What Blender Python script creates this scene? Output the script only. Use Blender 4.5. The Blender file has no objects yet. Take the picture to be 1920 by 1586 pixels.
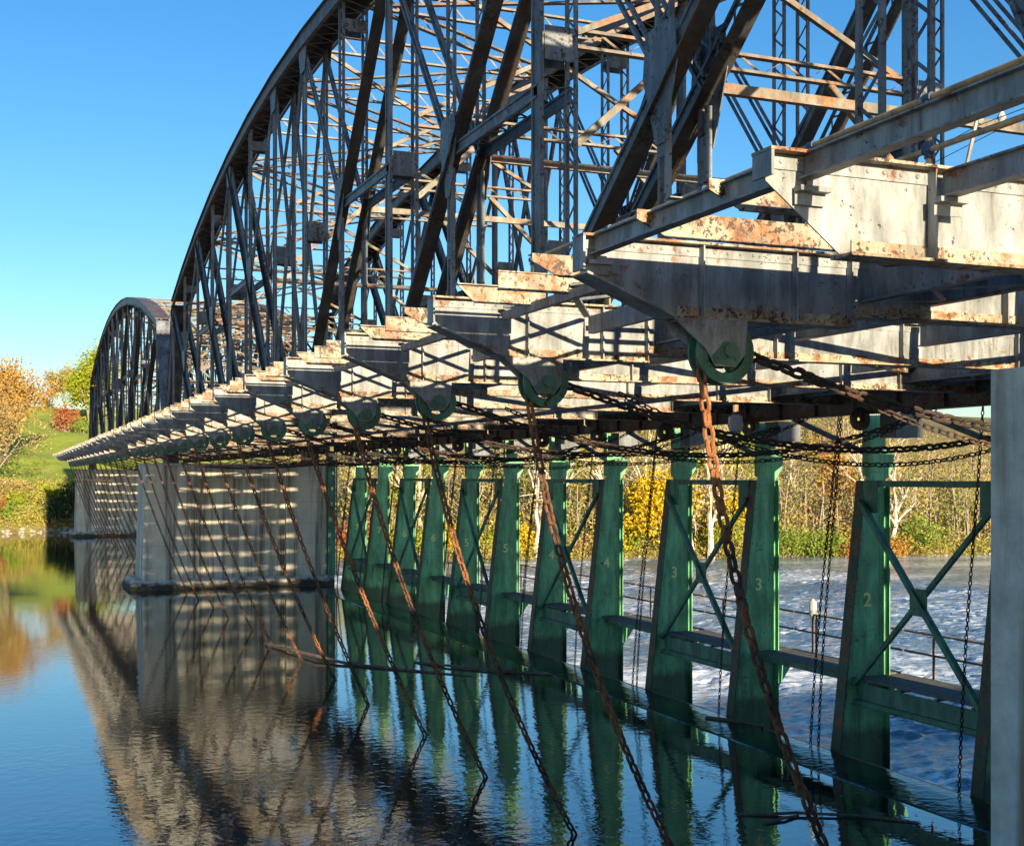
import bpy, math, random
import numpy as np
from mathutils import Vector
R = math.radians
SC = bpy.context.scene
COL = SC.collection
random.seed(7)
RNG = np.random.default_rng(7)

# ------------------------------------------------------------------ camera, sky, sun, exposure
EYE = 6.4                                   # camera height above the upper pool (z = 0)
cam = bpy.data.cameras.new('camera')
cam.sensor_width = 36.0
cam.lens = 44.06
cam.shift_y = 0.052
cam.clip_start = 0.1
cam.clip_end = 4000
co = bpy.data.objects.new('camera', cam)
COL.objects.link(co)
co.location = (0, 0, EYE)
co.rotation_euler = (R(90), 0, R(-22.2))
SC.camera = co

SUN_EL, SUN_AZ = 11.3, 0.7                  # low sun behind the camera, a touch to the downstream side
w = bpy.data.worlds.new('World')
SC.world = w
w.use_nodes = True
wn = w.node_tree.nodes
wl = w.node_tree.links
bg = wn['Background']
sky = wn.new('ShaderNodeTexSky')
sky.sky_type = 'NISHITA'
sky.sun_disc = False
sky.sun_elevation = R(SUN_EL)
sky.sun_rotation = R(180 - SUN_AZ)
sky.air_density = 1.0
sky.dust_density = 0.35
sky.ozone_density = 3.0
hs = wn.new('ShaderNodeHueSaturation')
hs.inputs['Hue'].default_value = 0.503
hs.inputs['Saturation'].default_value = 1.26
wl.new(sky.outputs[0], hs.inputs['Color'])
wl.new(hs.outputs[0], bg.inputs[0])
bg.inputs[1].default_value = 0.08
sl = bpy.data.lights.new('sun', 'SUN')
sl.energy = 5.0
sl.angle = R(0.5)
sl.color = (1.0, 0.82, 0.54)
so = bpy.data.objects.new('sun', sl)
COL.objects.link(so)
sd = Vector((-math.sin(R(SUN_AZ)) * math.cos(R(SUN_EL)), math.cos(R(SUN_AZ)) * math.cos(R(SUN_EL)), -math.sin(R(SUN_EL))))
so.rotation_euler = sd.to_track_quat('-Z', 'Y').to_euler()
so.location = (0, -40, 40)
SC.view_settings.view_transform = 'Standard'
SC.view_settings.look = 'None'
SC.view_settings.exposure = 1.4
SC.view_settings.gamma = 1.0

# ------------------------------------------------------------------ materials
def newmat(name):
    m = bpy.data.materials.new(name)
    m.use_nodes = True
    nt = m.node_tree
    return m, nt, nt.nodes['Principled BSDF']

def nd(nt, t, **kw):
    n = nt.nodes.new(t)
    for k, v in kw.items():
        if k.startswith('i_'):
            n.inputs[k[2:].replace('_', ' ')].default_value = v
        else:
            setattr(n, k, v)
    return n

def pos(nt, scale=(1, 1, 1)):
    g = nd(nt, 'ShaderNodeNewGeometry')
    mp = nd(nt, 'ShaderNodeMapping')
    mp.inputs['Scale'].default_value = scale
    nt.links.new(g.outputs['Position'], mp.inputs['Vector'])
    return mp.outputs[0]

def noise(nt, vec, scale, detail=6, rough=0.6, dist=0.0):
    n = nd(nt, 'ShaderNodeTexNoise', i_Scale=scale, i_Detail=detail, i_Roughness=rough, i_Distortion=dist)
    nt.links.new(vec, n.inputs['Vector'])
    return n.outputs['Fac']

def ramp(nt, fac, stops):
    r = nd(nt, 'ShaderNodeValToRGB')
    el = r.color_ramp.elements
    while len(el) < len(stops):
        el.new(0.5)
    for e, (p, c) in zip(el, stops):
        e.position = p
        e.color = (c, c, c, 1) if isinstance(c, (int, float)) else (*c, 1)
    if fac is not None:
        nt.links.new(fac, r.inputs[0])
    return r.outputs[0]

def mix(nt, fac, a, b, blend='MIX'):
    m = nd(nt, 'ShaderNodeMix', data_type='RGBA', blend_type=blend)
    if isinstance(fac, (int, float)):
        m.inputs[0].default_value = fac
    else:
        nt.links.new(fac, m.inputs[0])
    for i, v in ((6, a), (7, b)):
        if isinstance(v, tuple):
            m.inputs[i].default_value = (*v, 1)
        else:
            nt.links.new(v, m.inputs[i])
    return m.outputs[2]

def bump(nt, b, h, strength, dist):
    n = nd(nt, 'ShaderNodeBump', i_Strength=strength, i_Distance=dist)
    nt.links.new(h, n.inputs['Height'])
    nt.links.new(n.outputs[0], b.inputs['Normal'])

def painted(name, base, base2, rust_lo, rust_hi, rusts=((0.045, 0.016, 0.008), (0.26, 0.085, 0.022)), rough=0.55, speck=0.62, scale=1.0, bands=(), slime=None):
    """weathered paint: blotchy colour, rust patches, dark pitted specks"""
    m, nt, b = newmat(name)
    p = pos(nt)
    ps = pos(nt, (1, 1, 0.25))
    c = mix(nt, ramp(nt, noise(nt, p, 1.3 * scale, 5), [(0.35, 0), (0.65, 1)]), base, base2)
    dirt = ramp(nt, noise(nt, ps, 3.2 * scale, 8, 0.7), [(0.40, 0.48), (0.62, 1.0)])
    c = mix(nt, 1.0, c, dirt, 'MULTIPLY')
    rc = ramp(nt, noise(nt, p, 9 * scale, 6, 0.7), [(0.35, rusts[0]), (0.68, rusts[1])])
    fac = noise(nt, p, 2.1 * scale, 10, 0.72, 0.3)
    g = nd(nt, 'ShaderNodeNewGeometry'); sz = nd(nt, 'ShaderNodeSeparateXYZ')
    nt.links.new(g.outputs['Position'], sz.inputs[0])
    for zc, hw, amt in bands:                 # rust gathers along seams and ledges
        d = nd(nt, 'ShaderNodeMath', operation='SUBTRACT'); nt.links.new(sz.outputs[2], d.inputs[0]); d.inputs[1].default_value = zc
        ab = nd(nt, 'ShaderNodeMath', operation='ABSOLUTE'); nt.links.new(d.outputs[0], ab.inputs[0])
        mr = nd(nt, 'ShaderNodeMapRange', i_From_Min=0.0, i_From_Max=hw, i_To_Min=amt, i_To_Max=0.0)
        nt.links.new(ab.outputs[0], mr.inputs['Value'])
        su = nd(nt, 'ShaderNodeMath', operation='ADD'); nt.links.new(fac, su.inputs[0]); nt.links.new(mr.outputs[0], su.inputs[1])
        fac = su.outputs[0]
    rm = ramp(nt, fac, [(rust_lo, 0), (rust_hi, 1)])
    c = mix(nt, rm, c, rc)
    run = ramp(nt, noise(nt, pos(nt, (1, 1, 0.07)), 7.5 * scale, 5, 0.6), [(0.56, 0), (0.70, 0.75)])
    zone = ramp(nt, noise(nt, p, 0.9 * scale, 4, 0.6), [(0.44, 0), (0.60, 1)])
    rz = nd(nt, 'ShaderNodeMath', operation='MULTIPLY')
    nt.links.new(run, rz.inputs[0]); nt.links.new(zone, rz.inputs[1])
    c = mix(nt, rz.outputs[0], c, rusts[0])
    cl = nd(nt, 'ShaderNodeMath', operation='MULTIPLY_ADD')
    nt.links.new(noise(nt, p, 1.7 * scale, 3, 0.6), cl.inputs[0]); cl.inputs[1].default_value = 0.55
    nt.links.new(noise(nt, p, 15 * scale, 5, 0.72), cl.inputs[2])
    sm = ramp(nt, cl.outputs[0], [(speck + 0.27, 0), (speck + 0.30, 1)])
    c = mix(nt, sm, c, tuple(q * .6 for q in rusts[0]))
    if slime:
        wz = nd(nt, 'ShaderNodeMath', operation='MULTIPLY_ADD')
        nt.links.new(noise(nt, pos(nt, (1, 1, .3)), 4.0, 5, 0.65), wz.inputs[0]); wz.inputs[1].default_value = -slime[0]
        nt.links.new(sz.outputs[2], wz.inputs[2])
        c = mix(nt, ramp(nt, wz.outputs[0], [(0.0, .8), (slime[1], 0)]), c, (0.022, 0.032, 0.014))
    nt.links.new(c, b.inputs['Base Color'])
    b.inputs['Roughness'].default_value = rough
    bump(nt, b, rm, 0.25, 0.01)
    return m

M = {}
M['steel'] = painted('weathered_grey_paint', (0.33, 0.35, 0.365), (0.21, 0.225, 0.235), 0.60, 0.66, speck=0.675, scale=1.45, bands=((8.06, 0.16, 0.11), (8.74, 0.12, 0.07), (8.30, 0.07, 0.04)))
M['truss'] = painted('rust_flecked_truss_paint', (0.20, 0.23, 0.27), (0.10, 0.118, 0.14), 0.58, 0.66, speck=0.58)
M['rust_and_shade'] = painted('rusted_cover_plate_and_rivet_shade', (0.07, 0.068, 0.066), (0.04, 0.04, 0.04), 0.5, 0.62, speck=0.6, rusts=((0.02, 0.015, 0.012), (0.085, 0.042, 0.02)))  # rusted cover plates; also paints the shadowed look of the leg rivets
M['tie'] = painted('rusty_tie_paint', (0.45, 0.41, 0.31), (0.32, 0.28, 0.20), 0.49, 0.57, rusts=((0.07, 0.026, 0.01), (0.34, 0.13, 0.035)), speck=0.55)
M['chord'] = painted('dark_chord_paint', (0.17, 0.17, 0.17), (0.09, 0.085, 0.08), 0.50, 0.62, speck=0.6)
M['lace'] = painted('rusty_lateral_paint', (0.24, 0.23, 0.20), (0.12, 0.115, 0.10), 0.48, 0.62, rusts=((0.10, 0.035, 0.012), (0.36, 0.14, 0.04)), speck=0.64)
M['green'] = painted('green_gate_paint', (0.14, 0.47, 0.215), (0.18, 0.53, 0.265), 0.66, 0.76, speck=0.66, rough=0.5, bands=((2.56, 0.12, 0.12), (6.3, 0.25, 0.1), (0.2, 0.5, 0.14)), slime=(0.62, 0.3))
M['greenfade'] = painted('faded_green_paint', (0.07, 0.18, 0.13), (0.11, 0.22, 0.17), 0.64, 0.74, speck=0.68, rough=0.5)
M['braces'] = painted('grey_green_brace_paint', (0.09, 0.27, 0.175), (0.06, 0.19, 0.13), 0.62, 0.74, speck=0.66)
M['beige'] = painted('beige_rail_paint', (0.55, 0.38, 0.17), (0.48, 0.33, 0.15), 0.7, 0.8, speck=0.73, rough=0.4)
M['blue'] = painted('blue_clamp_paint', (0.03, 0.07, 0.16), (0.03, 0.08, 0.2), 0.66, 0.76)
m, nt, b = newmat('wet_gate_steel_reflection')  # near-black colour paints in the dark reflection along the crest
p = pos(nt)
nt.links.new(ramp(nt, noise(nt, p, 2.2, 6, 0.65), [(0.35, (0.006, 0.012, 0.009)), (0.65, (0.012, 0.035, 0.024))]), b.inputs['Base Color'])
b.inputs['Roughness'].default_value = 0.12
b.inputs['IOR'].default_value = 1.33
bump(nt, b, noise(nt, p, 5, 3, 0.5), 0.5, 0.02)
M['gate_reflection'] = m
M['flange'] = painted('dark_rusted_green_flange', (0.045, 0.115, 0.07), (0.03, 0.07, 0.045), 0.47, 0.6, speck=0.58, slime=(0.62, 0.3))
M['wheel'] = painted('dark_green_wheel_paint', (0.075, 0.25, 0.16), (0.05, 0.17, 0.11), 0.6, 0.72, speck=0.62)
M['railrust'] = painted('brown_rail_paint', (0.34, 0.21, 0.11), (0.26, 0.15, 0.08), 0.6, 0.7)
M['white'] = painted('white_lamp_paint', (0.8, 0.79, 0.74), (0.72, 0.7, 0.66), 0.74, 0.8, speck=0.72)

def mk_chain(name, dark, warm, lo, hi):
    m, nt, b = newmat(name)
    p = pos(nt)
    c = ramp(nt, noise(nt, p, 1.1, 6, 0.7), [(lo, dark), (hi, warm)])
    c = mix(nt, ramp(nt, noise(nt, p, 30, 3), [(0.4, 0.55), (0.6, 1.0)]), (0.02, 0.012, 0.01), c)
    nt.links.new(c, b.inputs['Base Color'])
    b.inputs['Roughness'].default_value = 0.7
    return m
M['chain'] = mk_chain('rust_brown_chain_iron', (0.05, 0.024, 0.014), (0.31, 0.115, 0.036), 0.41, 0.58)
M['darkchain'] = mk_chain('dark_chain_iron', (0.025, 0.018, 0.015), (0.09, 0.04, 0.022), 0.45, 0.7)

def mk_concrete(name, a, b2, stain, lo=0.5, hi=0.72, form=0.55, ms=0.7):
    m, nt, b = newmat(name)
    p = pos(nt)
    ps = pos(nt, (1.6, 1.6, 0.09))
    c = mix(nt, ramp(nt, noise(nt, p, ms, 8, 0.68), [(0.3, 0), (0.7, 1)]), a, b2)
    st = ramp(nt, noise(nt, ps, 1.5, 8, 0.62, 0.2), [(lo, 0), (hi, 1)])
    c = mix(nt, st, c, stain)
    g = nd(nt, 'ShaderNodeNewGeometry'); sz = nd(nt, 'ShaderNodeSeparateXYZ')
    nt.links.new(g.outputs['Position'], sz.inputs[0])
    wz = nd(nt, 'ShaderNodeMath', operation='MULTIPLY_ADD')
    nt.links.new(noise(nt, p, 2.5, 5, 0.6), wz.inputs[0]); wz.inputs[1].default_value = -0.5
    nt.links.new(sz.outputs[2], wz.inputs[2])
    tide = ramp(nt, wz.outputs[0], [(0.0, 1), (0.14, 0)])
    c = mix(nt, tide, c, (0.045, 0.042, 0.03))
    fl = nd(nt, 'ShaderNodeMath', operation='PINGPONG'); nt.links.new(sz.outputs[2], fl.inputs[0]); fl.inputs[1].default_value = 0.61
    line = ramp(nt, fl.outputs[0], [(0.0, form), (0.02, 0)])
    c = mix(nt, line, c, (0.16, 0.15, 0.12))
    pit = ramp(nt, noise(nt, p, 22, 4, 0.7), [(0.67, 0), (0.74, 0.8)])
    c = mix(nt, pit, c, (0.05, 0.045, 0.04))
    nt.links.new(c, b.inputs['Base Color'])
    b.inputs['Roughness'].default_value = 0.85
    bump(nt, b, noise(nt, p, 14, 8, 0.7), 0.35, 0.02)
    return m
M['concrete'] = mk_concrete('weathered_concrete', (0.66, 0.62, 0.52), (0.46, 0.43, 0.35), (0.085, 0.07, 0.05), 0.46, 0.68)
M['concrete2'] = mk_concrete('pale_rust_streaked_concrete', (0.60, 0.60, 0.53), (0.30, 0.315, 0.28), (0.20, 0.13, 0.06), 0.44, 0.62, 0.12, 2.6)

def mk_flat(name, stops, scale=4, rough=0.9, detail=8, bs=0.3, bd=0.05, stretch=(1, 1, 1)):
    m, nt, b = newmat(name)
    p = pos(nt, stretch)
    n = noise(nt, p, scale, detail, 0.7)
    nt.links.new(ramp(nt, n, stops), b.inputs['Base Color'])
    b.inputs['Roughness'].default_value = rough
    bump(nt, b, n, bs, bd)
    return m
M['plank'] = mk_flat('grey_walkway_planks', [(0.3, (0.07, 0.065, 0.06)), (0.7, (0.17, 0.16, 0.145))], 7)
M['wood'] = mk_flat('wet_driftwood', [(0.3, (0.06, 0.04, 0.03)), (0.7, (0.20, 0.14, 0.10))], 5)
M['bark'] = mk_flat('grey_brown_bark', [(0.3, (0.15, 0.12, 0.09)), (0.7, (0.34, 0.28, 0.21))], 3, stretch=(1, 1, .3))
M['palebark'] = mk_flat('pale_sycamore_bark', [(0.36, (0.22, 0.17, 0.12)), (0.5, (0.55, 0.5, 0.42)), (0.7, (0.66, 0.62, 0.54))], 1.4, stretch=(1, 1, .5))
M['rock'] = mk_flat('pale_shore_stone', [(0.3, (0.22, 0.20, 0.17)), (0.7, (0.46, 0.43, 0.38))], 2)
M['stencil'] = mk_flat('faded_yellow_stencil', [(0.32, (0.55, 0.56, 0.20)), (0.55, (0.85, 0.80, 0.32))], 12)
M['glass'] = mk_flat('grey_lamp_glass', [(0.3, (0.30, 0.31, 0.31)), (0.7, (0.45, 0.46, 0.46))], 6, rough=0.15, bs=0.0)
M['steelbox'] = painted('blue_grey_box_paint', (0.16, 0.18, 0.20), (0.11, 0.125, 0.14), 0.62, 0.74)

# ground: grass lawn on the left hill, dry brush on the right bank
m, nt, b = newmat('bank_ground')
p = pos(nt)
grass = ramp(nt, noise(nt, p, 0.25, 8, 0.7), [(0.28, (0.11, 0.17, 0.016)), (0.5, (0.27, 0.34, 0.025)), (0.62, (0.33, 0.36, 0.04)), (0.76, (0.40, 0.34, 0.09))])
dry = ramp(nt, noise(nt, p, 0.5, 9, 0.72), [(0.3, (0.11, 0.08, 0.035)), (0.5, (0.22, 0.17, 0.065)), (0.62, (0.24, 0.23, 0.06)), (0.75, (0.34, 0.28, 0.12))])
sx = nd(nt, 'ShaderNodeSeparateXYZ')
nt.links.new(nd(nt, 'ShaderNodeNewGeometry').outputs['Position'], sx.inputs[0])
def mrange(nt, v, a, c_, lo=0.0, hi=1.0):
    q = nd(nt, 'ShaderNodeMapRange', i_From_Min=a, i_From_Max=c_, i_To_Min=lo, i_To_Max=hi)
    nt.links.new(v, q.inputs['Value'])
    return q.outputs[0]
fx = mrange(nt, sx.outputs[0], 30, 46)
fy = mrange(nt, sx.outputs[1], 174, 166)
mx = nd(nt, 'ShaderNodeMath', operation='MAXIMUM')
nt.links.new(fx, mx.inputs[0]); nt.links.new(fy, mx.inputs[1])
nt.links.new(mix(nt, mx.outputs[0], grass, dry), b.inputs['Base Color'])
b.inputs['Roughness'].default_value = 0.95
bump(nt, b, noise(nt, p, 1.6, 8, 0.75), 0.6, 0.4)
M['ground'] = m

def mk_leaf(name, cols, tr=0.25):
    m, nt, b = newmat(name)
    g = nd(nt, 'ShaderNodeNewGeometry')
    k = len(cols)
    c = ramp(nt, g.outputs['Random Per Island'], [(i / max(1, k - 1), q) for i, q in enumerate(cols)])
    nt.links.new(c, b.inputs['Base Color'])
    b.inputs['Roughness'].default_value = 0.75
    b.inputs['Specular IOR Level'].default_value = 0.2
    t = nd(nt, 'ShaderNodeBsdfTranslucent')
    nt.links.new(c, t.inputs[0])
    ms = nd(nt, 'ShaderNodeMixShader', i_Fac=tr)
    nt.links.new(b.outputs[0], ms.inputs[1]); nt.links.new(t.outputs[0], ms.inputs[2])
    nt.links.new(ms.outputs[0], nt.nodes['Material Output'].inputs[0])
    return m
LEAF = {
    'orange': mk_leaf('orange_autumn_leaves', [(0.26, 0.14, 0.045), (0.50, 0.26, 0.03), (0.36, 0.18, 0.06), (0.46, 0.31, 0.06)]),
    'amber': mk_leaf('amber_twiggy_leaves', [(0.26, 0.19, 0.11), (0.42, 0.27, 0.07), (0.32, 0.24, 0.15), (0.52, 0.30, 0.04), (0.36, 0.20, 0.07)]),
    'brown': mk_leaf('brown_dry_leaves', [(0.24, 0.18, 0.07), (0.42, 0.32, 0.12), (0.30, 0.21, 0.10), (0.46, 0.38, 0.14)]),
    'yellow': mk_leaf('bright_yellow_leaves', [(0.45, 0.30, 0.01), (0.60, 0.42, 0.012), (0.50, 0.36, 0.03), (0.38, 0.30, 0.02)]),
    'lime': mk_leaf('yellow_green_leaves', [(0.22, 0.26, 0.02), (0.34, 0.36, 0.02), (0.16, 0.22, 0.03)]),
    'green': mk_leaf('mid_green_leaves', [(0.09, 0.16, 0.02), (0.17, 0.25, 0.03), (0.25, 0.29, 0.05), (0.13, 0.20, 0.035)]),
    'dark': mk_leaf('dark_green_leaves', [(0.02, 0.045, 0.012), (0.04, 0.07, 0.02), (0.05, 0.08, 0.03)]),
    'red': mk_leaf('red_orange_leaves', [(0.32, 0.075, 0.035), (0.44, 0.13, 0.045), (0.30, 0.15, 0.06), (0.38, 0.09, 0.05)]),
    'scrub': mk_leaf('mixed_scrub_leaves', [(0.25, 0.20, 0.06), (0.40, 0.33, 0.09), (0.26, 0.29, 0.05), (0.44, 0.37, 0.08), (0.20, 0.23, 0.05)]),
}

# upper pool: still dark water with small ripples
m, nt, b = newmat('still_pool_water')
p = pos(nt)
n1 = noise(nt, p, 3.4, 2, 0.5)
n2 = noise(nt, p, 9, 3, 0.6)
patch = ramp(nt, noise(nt, p, 0.16, 3, 0.5), [(0.35, 0.35), (0.65, 1.0)])
ad = nd(nt, 'ShaderNodeMath', operation='MULTIPLY_ADD', use_clamp=False)
nt.links.new(n2, ad.inputs[0]); ad.inputs[1].default_value = 0.24; nt.links.new(n1, ad.inputs[2])
mu = nd(nt, 'ShaderNodeMath', operation='MULTIPLY')
nt.links.new(ad.outputs[0], mu.inputs[0]); nt.links.new(patch, mu.inputs[1])
sp = nd(nt, 'ShaderNodeSeparateXYZ'); nt.links.new(p, sp.inputs[0])
calm = nd(nt, 'ShaderNodeMapRange', i_From_Min=16.0, i_From_Max=58.0, i_To_Min=1.1, i_To_Max=0.42)
nt.links.new(sp.outputs[1], calm.inputs['Value'])
mc = nd(nt, 'ShaderNodeMath', operation='MULTIPLY')
nt.links.new(mu.outputs[0], mc.inputs[0]); nt.links.new(calm.outputs[0], mc.inputs[1])
mu = mc
bp = nd(nt, 'ShaderNodeBump', i_Strength=1.0, i_Distance=0.0065)
nt.links.new(mu.outputs[0], bp.inputs['Height'])
df = nd(nt, 'ShaderNodeBsdfDiffuse'); df.inputs[0].default_value = (0.012, 0.014, 0.010, 1)
gl = nd(nt, 'ShaderNodeBsdfGlossy', i_Roughness=0.01); gl.inputs[0].default_value = (0.87, 0.88, 0.86, 1)
fr = nd(nt, 'ShaderNodeFresnel', i_IOR=1.33)
for q in (df, gl, fr):
    nt.links.new(bp.outputs[0], q.inputs['Normal'])
fm = nd(nt, 'ShaderNodeMath', operation='MULTIPLY_ADD', use_clamp=True)
nt.links.new(fr.outputs[0], fm.inputs[0]); fm.inputs[1].default_value = 0.9; fm.inputs[2].default_value = 0.24
ms = nd(nt, 'ShaderNodeMixShader')
nt.links.new(fm.outputs[0], ms.inputs[0]); nt.links.new(df.outputs[0], ms.inputs[1]); nt.links.new(gl.outputs[0], ms.inputs[2])
nt.links.new(ms.outputs[0], nt.nodes['Material Output'].inputs[0])
M['pool'] = m

# tailwater: fast rippled river with streaks of foam
m, nt, b = newmat('fast_river_water')
p = pos(nt, (0.45, 1.0, 1))
pf = pos(nt, (0.30, 1.0, 1))
foam = noise(nt, pf, 2.3, 12, 0.78, 1.0)
gate = noise(nt, pf, 0.10, 4, 0.5)
ad = nd(nt, 'ShaderNodeMath', operation='MULTIPLY_ADD')
nt.links.new(gate, ad.inputs[0]); ad.inputs[1].default_value = 0.55; nt.links.new(foam, ad.inputs[2])
xs = nd(nt, 'ShaderNodeSeparateXYZ'); nt.links.new(pos(nt), xs.inputs[0])
nf = nd(nt, 'ShaderNodeMapRange', i_From_Min=19.0, i_From_Max=33.0, i_To_Min=0.085, i_To_Max=0.0)
nt.links.new(xs.outputs[0], nf.inputs['Value'])
a2_ = nd(nt, 'ShaderNodeMath', operation='ADD'); nt.links.new(ad.outputs[0], a2_.inputs[0]); nt.links.new(nf.outputs[0], a2_.inputs[1])
ad = a2_
fmask = ramp(nt, ad.outputs[0], [(0.755, 0), (0.90, 1)])
c = mix(nt, fmask, (0.08, 0.135, 0.195), (0.80, 0.84, 0.90))
nt.links.new(c, b.inputs['Base Color'])
b.inputs['Roughness'].default_value = 0.1
b.inputs['IOR'].default_value = 1.33
wv = noise(nt, p, 1.5, 8, 0.65, 0.4)
bump(nt, b, wv, 1.0, 0.12)
M['river'] = m

# ------------------------------------------------------------------ mesh builder
class MB:
    def __init__(s):
        s.v, s.f, s.mi, s.n, s.cur = [], [], [], 0, 0
    def add(s, vs, fs):
        s.v.append(np.asarray(vs, float).reshape(-1, 3))
        s.f += [tuple(i + s.n for i in f) for f in fs]
        s.mi += [s.cur] * len(fs)
        s.n += len(s.v[-1])
        return s
    HEX = [(0, 3, 2, 1), (4, 5, 6, 7), (0, 1, 5, 4), (1, 2, 6, 5), (2, 3, 7, 6), (3, 0, 4, 7)]
    def box(s, x0, x1, y0, y1, z0, z1):
        return s.add([(x0, y0, z0), (x1, y0, z0), (x1, y1, z0), (x0, y1, z0), (x0, y0, z1), (x1, y0, z1), (x1, y1, z1), (x0, y1, z1)], s.HEX)
    def beam(s, p, q, a, wa, b_, wb):
        """bar p->q, half widths wa along a and wb along b_"""
        p, q, a, b_ = (np.asarray(t, float) for t in (p, q, a, b_))
        c = [-a * wa - b_ * wb, a * wa - b_ * wb, a * wa + b_ * wb, -a * wa + b_ * wb]
        return s.add([p + t for t in c] + [q + t for t in c], s.HEX)
    def bar(s, p, q, w_, h_, up=(0, 0, 1)):
        p, q = np.asarray(p, float), np.asarray(q, float)
        d = (q - p) / np.linalg.norm(q - p)
        sd_ = np.cross(d, up)
        if np.linalg.norm(sd_) < 1e-4:
            sd_ = np.cross(d, (1, 0, 0))
        sd_ /= np.linalg.norm(sd_)
        return s.beam(p, q, sd_, w_ / 2, np.cross(sd_, d), h_ / 2)
    def tube(s, pts, rad, n=8, cap=True):
        pts = [np.asarray(t, float) for t in pts]
        rad = rad if isinstance(rad, (list, tuple)) else [rad] * len(pts)
        vs = []
        ref = np.array([0.31, 0.17, 0.93])
        for i, p in enumerate(pts):
            d = pts[min(i + 1, len(pts) - 1)] - pts[max(i - 1, 0)]
            d /= np.linalg.norm(d) + 1e-9
            if abs(d @ ref) > 0.97:
                ref = np.array([0.95, 0.1, 0.2])
            a = np.cross(d, ref); a /= np.linalg.norm(a)
            b_ = np.cross(d, a)
            for k in range(n):
                t = 2 * math.pi * k / n
                vs.append(p + rad[i] * (math.cos(t) * a + math.sin(t) * b_))
        fs = [(i * n + k, i * n + (k + 1) % n, (i + 1) * n + (k + 1) % n, (i + 1) * n + k) for i in range(len(pts) - 1) for k in range(n)]
        if cap:
            fs += [tuple(range(n)), tuple(range((len(pts) - 1) * n + n - 1, (len(pts) - 1) * n - 1, -1))]
        return s.add(vs, fs)
    def prism(s, poly, y0, y1):
        """polygon in the xz plane given clockwise or not, thickened along y"""
        n = len(poly)
        vs = [(x, y0, z) for x, z in poly] + [(x, y1, z) for x, z in poly]
        fs = [tuple(range(n)), tuple(range(2 * n - 1, n - 1, -1))]
        fs += [((i + 1) % n, i, n + i, n + (i + 1) % n) for i in range(n)]
        return s.add(vs, fs)
    def prismx(s, poly, x0, x1):
        n = len(poly)
        vs = [(x0, y, z) for y, z in poly] + [(x1, y, z) for y, z in poly]
        fs = [tuple(range(n - 1, -1, -1)), tuple(range(n, 2 * n))]
        fs += [(i, (i + 1) % n, n + (i + 1) % n, n + i) for i in range(n)]
        return s.add(vs, fs)
    def sweep(s, path, x0, x1, dz0, dz1):
        """continuous prism along a (y,z) polyline"""
        vs = []
        for y, z in path:
            vs += [(x0, y, z + dz0), (x1, y, z + dz0), (x1, y, z + dz1), (x0, y, z + dz1)]
        k = len(path)
        fs = [(4 * i + a, 4 * i + (a + 1) % 4, 4 * i + 4 + (a + 1) % 4, 4 * i + 4 + a) for i in range(k - 1) for a in range(4)]
        fs += [(3, 2, 1, 0), tuple(4 * (k - 1) + a for a in range(4))]
        return s.add(vs, fs)
    def disc(s, c, axis, r, l, n=14):
        a = np.asarray(axis, float)
        return s.tube([np.asarray(c) - a * l / 2, np.asarray(c) + a * l / 2], r, n)
    def rivet(s, c, r=0.018, axis=(0, -1, 0)):
        a = np.asarray(axis, float)
        u = np.cross(a, (0.0, 0.1, 1.0)); u /= np.linalg.norm(u)
        w_ = np.cross(a, u)
        c = np.asarray(c, float)
        ring = [c + r * (math.cos(t) * u + math.sin(t) * w_) for t in [k * math.pi / 3 for k in range(6)]]
        ring2 = [c + a * r * .6 + .55 * r * (math.cos(t) * u + math.sin(t) * w_) for t in [k * math.pi / 3 for k in range(6)]]
        return s.add(ring + ring2, [(k, (k + 1) % 6, 6 + (k + 1) % 6, 6 + k) for k in range(6)] + [tuple(range(6, 12))])
    def mesh(s, name, off=(0, 0, 0)):
        me = bpy.data.meshes.new(name)
        v = np.concatenate(s.v) - np.asarray(off, float)
        me.from_pydata(v.tolist(), [], s.f)
        if any(s.mi):
            me.polygons.foreach_set('material_index', s.mi)
        me.update()
        return me

def link(name, me, mats, parent=None, loc=(0, 0, 0)):
    o = bpy.data.objects.new(name, me)
    if me is not None and mats is not None and not me.materials:
        for q in (mats if isinstance(mats, (list, tuple)) else [mats]):
            me.materials.append(q)
    COL.objects.link(o)
    o.location = loc
    if parent is not None:
        o.parent = parent
    return o

def tag(o, label=None, cat=None, group=None, kind=None):
    for k, v in (('label', label), ('category', cat), ('group', group), ('kind', kind)):
        if v:
            o[k] = v
    return o

def solo(name, mb, mats, label=None, cat=None, group=None, kind=None, origin=None):
    """a thing that is one mesh, origin at its base"""
    v = np.concatenate(mb.v)
    if origin is None:
        origin = (v[:, 0].mean(), v[:, 1].mean(), v[:, 2].min())
    o = link(name, mb.mesh(name, origin), mats, None, tuple(origin))
    return tag(o, label, cat, group, kind)

def empty(name, loc, label=None, cat=None, group=None):
    o = bpy.data.objects.new(name, None)
    o.empty_display_size = 0.3
    COL.objects.link(o)
    o.location = loc
    return tag(o, label, cat, group)

def copy_tree(o, parent=None):
    c = o.copy()
    COL.objects.link(c)
    c.parent = parent
    for ch in [q for q in bpy.data.objects if q.parent == o]:
        copy_tree(ch, c)
    return c

X = np.array([1.0, 0, 0])
# ------------------------------------------------------------------ bridge span
PAN = 4.57
NODES = [11.16 + PAN * i for i in range(14)]
B0, B1 = 7.75, 73.97
SHIFT = 67.25
UN, UF = 9.1, 17.25                         # upstream and downstream truss
LO, HI = 8.30, 8.82                          # bottom chord
TOPB, BOTB = 8.75, 8.02                      # floor beam top and bottom
def HT(s_):
    return EYE + 13.6 - 0.00488 * (s_ - 40.87) ** 2

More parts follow.
